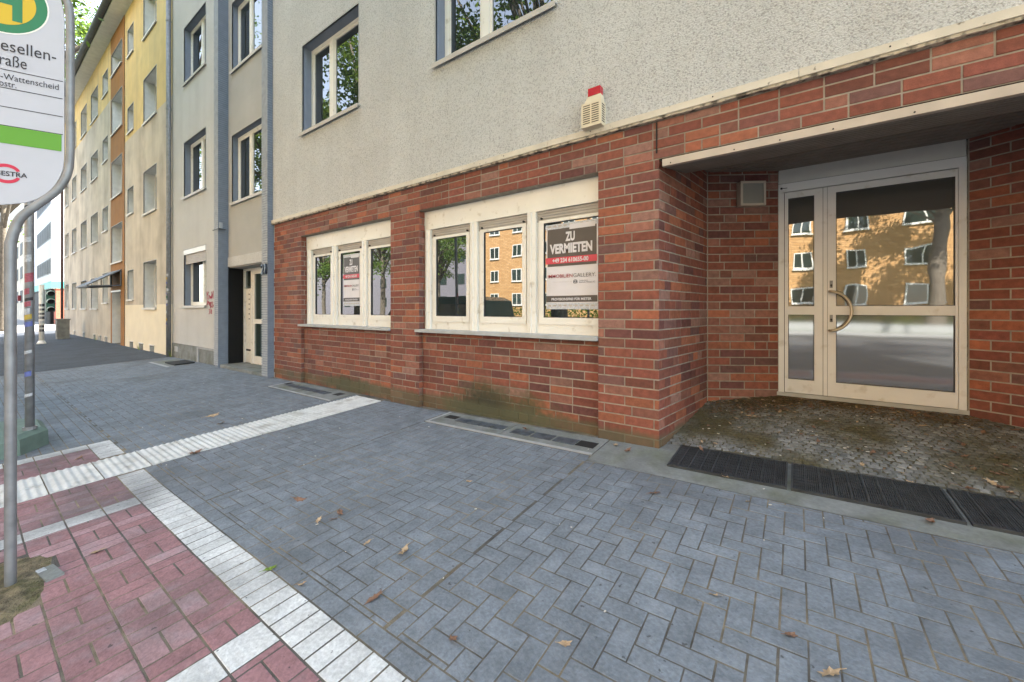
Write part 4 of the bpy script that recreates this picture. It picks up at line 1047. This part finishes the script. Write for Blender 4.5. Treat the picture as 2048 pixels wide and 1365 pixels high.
SP = [(-1.836, -2.024, .055, 'leafb', 'brown lobed leaf on grey pavers, upper one of a loose trio near the white band'), (-1.422, -1.971, .05, 'leafb', 'curled reddish leaf standing on edge above two tiny leaves'),
      (-1.459, -2.09, .035, 'leafy', 'tiny pale brown leaf left of the curled reddish leaf'), (-1.384, -2.033, .028, 'leafb', 'smallest leaf just below the curled reddish leaf'),
      (-.746, -2.016, .055, 'leafy', 'light orange brown leaf lying alone mid pavement'), (-.599, -2.295, .05, 'leafb', 'heart shaped brown leaf near the white band'),
      (-.971, -2.431, .03, 'leafy', 'small orange leaf beside the edge of the white band'), (-.989, -2.068, .03, 'leafy', 'broken pale leaf pieces in a paver joint'),
      (-.986, -1.241, .03, 'leafy', 'small pale leaf on grey pavers in the middle distance'), (-.151, -2.261, .045, 'leafb', 'long orange brown leaf near the bottom edge of the photo'),
      (-4.48, -1.619, .075, 'leafb', 'brown leaf just above the tactile strip'), (-4.943, -1.559, .09, 'leafy', 'pale leaf farther back above the tactile strip'),
      (-3.617, -2.103, .07, 'leafb', 'brown leaf on the edge of the tactile strip'), (-4.455, -2.737, .05, 'leafb', 'brown leaf on the far patch of red pavers'),
      (-2.256, -2.924, .045, 'leafy', 'pale leaf on the red pavers near the bus stop post'), (.184, -.763, .05, 'leafb', 'brown leaf just in front of the corner pillar apron'),
      (.64, -1.508, .03, 'leafy', 'tiny pale leaf on a paver in the right foreground'), (.906, -1.577, .035, 'leafb', 'dark red leaf in the right foreground'),
      (.222, -2.054, .032, 'leafy', 'narrow pale leaf stuck in a foreground joint'), (1.013, -1.686, .05, 'leafy', 'orange leaf cut by the bottom edge of the photo'),
      (.684, -.596, .03, 'leafy', 'pale leaf at the edge of the grating apron'), (-1.228, -2.463, .04, 'leafg', 'only green leaf, on the white band'),
      (.527, -.319, .04, 'leafy', 'pale leaf on the front edge of the first grating'), (1.498, -.374, .05, 'leafb', 'brown leaf at the front edge of the middle grating'),
      (-1.25, -.12, .05, 'leafb', 'brown leaf on the light well cover under the larger window'), (-.33, -.1, .055, 'leafy', 'pale crumpled leaf at the foot of the corner pillar'),
      (-.2, -.18, .05, 'leafb', 'brown leaf on the slab before the corner pillar')]
for (x, y, s, mk_, lb) in SP: put_leaf(x, y, s * 1.3, mk_, lb, z=gz(x, y) + (.008 if y > -.5 else .004))
put_leaf(1.534, .158, .07, 'leafy', 'large pale leaf lying over the back edge of the middle grating', z=.04, k=1)
put_leaf(.30, .10, .055, 'leafb', 'brown leaf on the back edge of the first grating', z=.03)
put_leaf(1.76, .2, .07, 'leafb', 'broad brown leaf behind the third grating', z=rz2(1.76, .2) + .012); put_leaf(1.9, .34, .06, 'leafy', 'pale leaf among the cobbles behind the third grating', z=rz2(1.9, .34) + .012)
rl = random.Random(21)
for k in range(250):
    if k < 80: t = rl.random(); x, y = .30 + .5 * t + rl.uniform(-.12, .3), 1.15 + .4 * t - rl.uniform(.0, .35)
    elif k < 140: x, y = rl.uniform(.8, 2.1), 1.56 - abs(rl.gauss(0, .12))
    else: x, y = rl.uniform(.2, 2.5), rl.uniform(.2, 1.5)
    l0 = .162 * y / 1.211 if y < 1.211 else .162 + (y - 1.211) * .612 / .389
    if x < l0 + .03 or y > 1.57: continue
    mk_ = rl.choice(['leafb', 'leafb', 'leafy']); where = ('against the angled brick wall' if k < 80 else 'along the door threshold') if k < 140 else ('on the left half of the cobbled recess' if x < 1.2 else 'on the right half of the cobbled recess')
    sz = rl.uniform(.02, .052); put_leaf(x, y, sz, mk_, ('tiny ' if sz < .028 else 'small ') + ('dark brown' if mk_ == 'leafb' else 'pale yellowish') + ' dry leaf lying ' + where, z=rz2(x, y) + .009)
    COL.objects[-1]['group'] = 'dry leaves in the entrance recess'
b = MB()
for k in range(150):
    if k < 60: x, y = rl.uniform(.2, 2.6), rl.uniform(.2, 1.5); z = rz2(x, y) + .008; s = rl.uniform(.003, .008)
    else: x = rl.uniform(-9, 2.2); y = rl.uniform(-2.4, -.1); z = gz(x, y) + .003; s = rl.uniform(.002, .0055)
    T = Matrix.Translation((x, y, z)) @ Matrix.Rotation(rl.uniform(0, 3), 4, 'Z'); b.box(-s * 1.4, s * 1.4, -s * .7, s * .7, 0, s * .5, T=T)
lt_ = b.build('litter_crumbs', M['litter'], kind='stuff'); tag(lt_, 'pale crumbs, petals and cigarette ends scattered over the paving', 'litter')
b = MB(); rf = random.Random(77)
for k in range(5200):
    if k < 2600: t = rf.random(); y = 1.57 - abs(rf.gauss(0, .16)); x = rf.uniform(.75, 2.15)
    elif k < 4200: t = rf.random(); x, y = .162 + .612 * t + abs(rf.gauss(0, .14)), 1.211 + .389 * t - abs(rf.gauss(0, .17))
    else: x, y = rf.uniform(.2, 2.75), 1.55 - abs(rf.gauss(0, .55))
    if y < .2 or x < (.162 * y / 1.211 if y < 1.211 else .162 + (y - 1.211) * .612 / .389) + .02: continue
    z = rz2(x, y) + rf.uniform(.004, .010); s_ = rf.uniform(.005, .014); a = rf.uniform(0, 6.28); ca_, sa = math.cos(a) * s_, math.sin(a) * s_; e = rf.uniform(-.5, .5) * s_
    b.face([(x - ca_, y - sa, z), (x + sa * .5, y - ca_ * .5, z + abs(e)), (x + ca_, y + sa, z + e * .3), (x - sa * .5, y + ca_ * .5, z)], M['litter_b'] if k % 3 else M['litter_c'])
ltr = b.build('leaf_litter', None, kind='stuff'); tag(ltr, 'brown crumbled leaf litter gathered below the glass door and along the recess walls', 'leaf litter')
b = MB()
for k in range(3): 
    for j in range(14):
        x0_ = (-12.9, -23.2, -16.2)[k] + rl.uniform(-.12, .12); a = rl.uniform(-.5, .5); b.face([(x0_, -.06, gz(x0_, 0) - .01), (x0_ + .02, -.06, gz(x0_, 0)), (x0_ + a * .2, -.06 - rl.uniform(0, .1), gz(x0_, 0) + rl.uniform(.08, .3))])
wd = b.build('wall_weeds', M['leafg'], kind='stuff'); tag(wd, 'green weeds growing at the foot of the far walls', 'weeds')

# ------------------------------------------------------------------ trees
def crown(seed, rx, ry, rz, n, leaf=.16, holes_=.0):
    rc = random.Random(seed); q = MB(); cl = []
    for i in range(46):
        while True:
            v = Vector((rc.uniform(-1, 1), rc.uniform(-1, 1), rc.uniform(-1, 1)))
            if .25 < v.length < 1: break
        cl.append((Vector((v.x * rx, v.y * ry, v.z * rz)), rc.uniform(.6, 1.25)))
    for i in range(n):
        c, r_ = rc.choice(cl); p = c + Vector((rc.gauss(0, .45), rc.gauss(0, .45), rc.gauss(0, .35))) * r_
        u = Vector((rc.uniform(-1, 1), rc.uniform(-1, 1), rc.uniform(-.6, .6))).normalized(); v = u.orthogonal().normalized()
        v = (Matrix.Rotation(rc.uniform(0, 6.28), 3, u) @ v); s = leaf * rc.uniform(.6, 1.2)
        q.face([p - u * s * .5, p + v * s * .3, p + u * s * .5, p - v * s * .3])
    return q, cl
def tree(x, y, h0, zc, rx, ry, rz, n, seed, label, r0=.24, zg=None, leaf=.16):
    zg = gA(x) - .35 if zg is None else zg
    t = thing('street_tree', label, 'tree', (x, y, zg), 'street trees')
    rc = random.Random(seed + 99); b = MB(); top_ = Vector((x + rc.uniform(-.3, .3), y, h0))
    b.tube([(x, y, zg - .1), (x, y, zg + .5), ((x + top_.x) / 2, y, (zg + h0) / 2), top_, top_ + Vector((.2, .1, (zc - h0) + rz * .5))], [r0 * 1.35, r0, r0 * .9, r0 * .75, .06], 12)
    b.build('trunk', M['bark'], t, smooth=True)
    q, cl = crown(seed, rx, ry, rz, n, leaf); C = Vector((x, y, zc)); b = MB()
    for c, r_ in cl[:26]:
        s = top_ + Vector((0, 0, rc.uniform(-.3, (zc - h0) * .6))); e = C + c; m_ = (s + e) / 2 + Vector((rc.uniform(-.4, .4), rc.uniform(-.4, .4), .4)); b.tube([s, m_, e], [.10, .06, .015], 6)
    b.build('branch_work', M['bark'], t, smooth=True)
    me = q.mesh('crown', M['leaf']); o = link(bpy.data.objects.new('crown', me), t); o.matrix_basis = Matrix.Translation(C)
tree(-4.0, -5.4, 3.6, 9.2, 4.6, 3.0, 4.2, 34000, 1, 'leafy street tree at the kerb opposite the shop windows, seen only as reflection')
tree(-13.2, -5.6, 4.2, 9.8, 4.8, 3.1, 4.2, 34000, 2, 'leafy street tree at the kerb opposite the stair bay, seen in the upper panes')
tree(-25, -2.8, 6.5, 14.9, 7.0, 5.6, 3.0, 24000, 3, 'tall thin leaved tree above the yellow house gutter', leaf=.15)
tree(-20.8, -5.7, 4.2, 9.6, 3.6, 3.0, 3.8, 18000, 9, 'leafy street tree at the kerb mirrored in the stair bay windows', leaf=.18)
tree(-43, -20.6, 4, 8, 5, 4, 5, 8000, 10, 'dark tree across the street mirrored in the left light of the far shop window', leaf=.3)
tree(-41, -1.8, 6, 16, 8, 7, 5.6, 22000, 4, 'distant leafy tree behind the bus stop post at the left edge', leaf=.28)
tree(7.3, -25.5, 6, 11.5, 5.4, 4.6, 4.8, 30000, 5, 'thick trunked tree across the street reflected in the glass door', r0=.42, leaf=.25)
tree(-24.2, -20.2, 3.5, 7, 3, 3, 3.2, 6000, 6, 'round tree across the street reflected in the larger shop window', leaf=.25)
tree(-32, -20.4, 4.5, 9, 4.5, 4, 4.4, 7000, 7, 'broad tree across the street reflected in the far shop window', leaf=.28)
tree(-53, -4.9, 3, 7.5, 5, 3.4, 4.6, 9000, 11, 'leafy tree farthest down the street at the left photo edge', leaf=.28)
tree(-4, -27, 5, 10.5, 5.4, 4.4, 5.2, 26000, 12, 'added tree on the far lawn left of the thick trunked one, screening low sky', leaf=.26)  # added crown, keeps low sky light out of the recess
tree(17, -26.5, 5, 11, 5.6, 4.4, 5.4, 24000, 13, 'added tree on the far lawn right of the thick trunked one, screening low sky', leaf=.26)  # second added lawn crown, dims the recess and the bounce from the block
tree(5.2, -6.8, 4.0, 8.4, 4.6, 3.4, 3.4, 26000, 14, 'leafy tree added at the kerb opposite the glazed entrance to shade the recess')  # put in so its crown blocks the high sky above the recess
tree(28, -26, 5, 11, 5.6, 4.4, 5.4, 16000, 15, 'added tree on the far lawn well to the right of the lamp post, screening low sky', leaf=.3)  # extra tree, added to close the low sky gap facing the recess
tree(14, -5.5, 4.2, 9.5, 4, 3, 4, 6000, 8, 'leafy street tree at the kerb to the right of the frame', leaf=.25)

# ------------------------------------------------------------------ opposite side, seen in the glass
ob = thing('orange_brick_block', 'sunlit orange brick apartment block across the street, reflected in the panes', 'building', (-6, -34, 0))
b = MB(); b.box(-31.5, 34, -46, -33.5, -.5, 25); b.build('brick_body', M['farbrick'], ob)  # height raised beyond the known storeys to cut low sky light into the recess
for k in range(-2, 17):
    for zz in (1.6, 4.4, 7.2, 10.0, 12.8, 15.6, 18.3, 21.2):
        x = -22.4 + k * 3.3; wd_ = 1.35 if k % 3 else 2.2
        b = MB(); b.box(x, x + wd_, -33.5, -33.44, zz, zz + 1.4); b.box(x - .05, x + wd_ + .05, -33.5, -33.38, zz - .08, zz); WF = b.build('window', M['white'], ob)
        bx('pane', x + .1, x + wd_ / 2 - .05, -33.439, -33.43, zz + .1, zz + 1.3, M['grn_g'], WF); bx('pane', x + wd_ / 2 + .05, x + wd_ - .1, -33.439, -33.43, zz + .1, zz + 1.3, M['grn_g'], WF)
bx('roof', -32, 34.5, -46.5, -33, 25, 25.3, M['roof'], ob)
gb = thing('grey_corner_block', 'pale grey block farther left across the street, seen only in reflection', 'building', (-45, -36, 0))
b = MB(); b.box(-95, -33, -48, -36, -.5, 19); b.build('body', mat('lilac_grey_facade', (.20, .19, .22), .9, var=.1), gb)
for k in range(9):
    for zz in (1.6, 4.6, 7.6, 10.4): bx('window', -64 + k * 3.4, -62.6 + k * 3.4, -35.999, -35.95, zz, zz + 1.4, M['grn_g'], gb)
hedge = MB(); rh = random.Random(5)
for k in range(7000):
    p = Vector((rh.uniform(-30, 20), -31.5 + rh.gauss(0, .4), rh.uniform(-.2, 1.3))); u = Vector((rh.uniform(-1, 1), rh.uniform(-1, 1), rh.uniform(-1, 1))).normalized() * .12; v = u.orthogonal().normalized() * .1
    hedge.face([p - u, p + v, p + u, p - v])
tag(hedge.build('hedge', M['leaf'], kind='stuff'), 'low green hedge in front of the orange brick block', 'hedge')
lw = MB(); lw.box(-30, 20, -23.2, -22.95, -.4, .35); tag(lw.build('garden_wall', M['kerb']), 'low concrete garden wall edging the far lawn', 'wall')
# parked van at our kerb
vn = thing('parked_van', 'dark green van parked at the kerb, mirrored in the shop windows', 'van', (-8.8, -5.5, 0))
vz = rz_(-9, 0); b = MB(); prof = [(-11.3, .35), (-11.35, .8), (-11.1, 1.05), (-10.5, 1.15), (-9.9, 1.82), (-9.6, 1.95), (-6.75, 1.97), (-6.45, 1.85), (-6.25, 1.0), (-6.25, .4), (-6.3, .3), (-11.2, .28)]
b.prism([(x, -4.75, z + vz) for x, z in prof], (0, -1, 0), 1.85); b.build('body', M['van'], vn)
for (a, c) in ((-9.9, -9.1), (-9.0, -7.9), (-7.8, -6.7)):
    s = MB(); lean = .35 if a < -9.5 else 0
    s.prism([(a - lean * 0, -4.745, vz + 1.15), (c, -4.745, vz + 1.15), (c, -4.745, vz + 1.75), (a + lean, -4.745, vz + 1.75)], (0, -1, 0), .012); s.build('side_window', M['win_g'], vn)
for xx in (-10.45, -7.15):
    for yy in (-4.74, -6.4):
        s = MB(); s.tube([(xx, yy, vz + .33), (xx, yy - .2, vz + .33)], .33, 20); WH = s.build('wheel', M['tyre'], vn)
        s = MB(); s.tube([(xx, yy + .008, vz + .33), (xx, yy - .02, vz + .33)], .19, 16); s.build('rim', M['steel'], WH)
for yy in (-4.95, -6.2): bx('tail_light', -6.27, -6.24, yy - .12, yy + .0, vz + .75, vz + 1.05, M['sred'], vn)
# pale lamp post beside the far tree
lp = thing('lamp_post', 'pale street lamp post across the road, reflected beside the dark trunk', 'lamp post', (7.3, -19.6, 0))
b = MB(); b.tube([(7.3, -19.6, -.3), (7.3, -19.6, 6.2), (7.25, -19.2, 6.5), (7.2, -18.4, 6.6)], [.09, .07, .06, .05], 10); b.build('pole', M['white'], lp, smooth=True)
bx('lamp_head', 7.05, 7.35, -18.5, -17.9, 6.52, 6.64, M['steel'], lp)
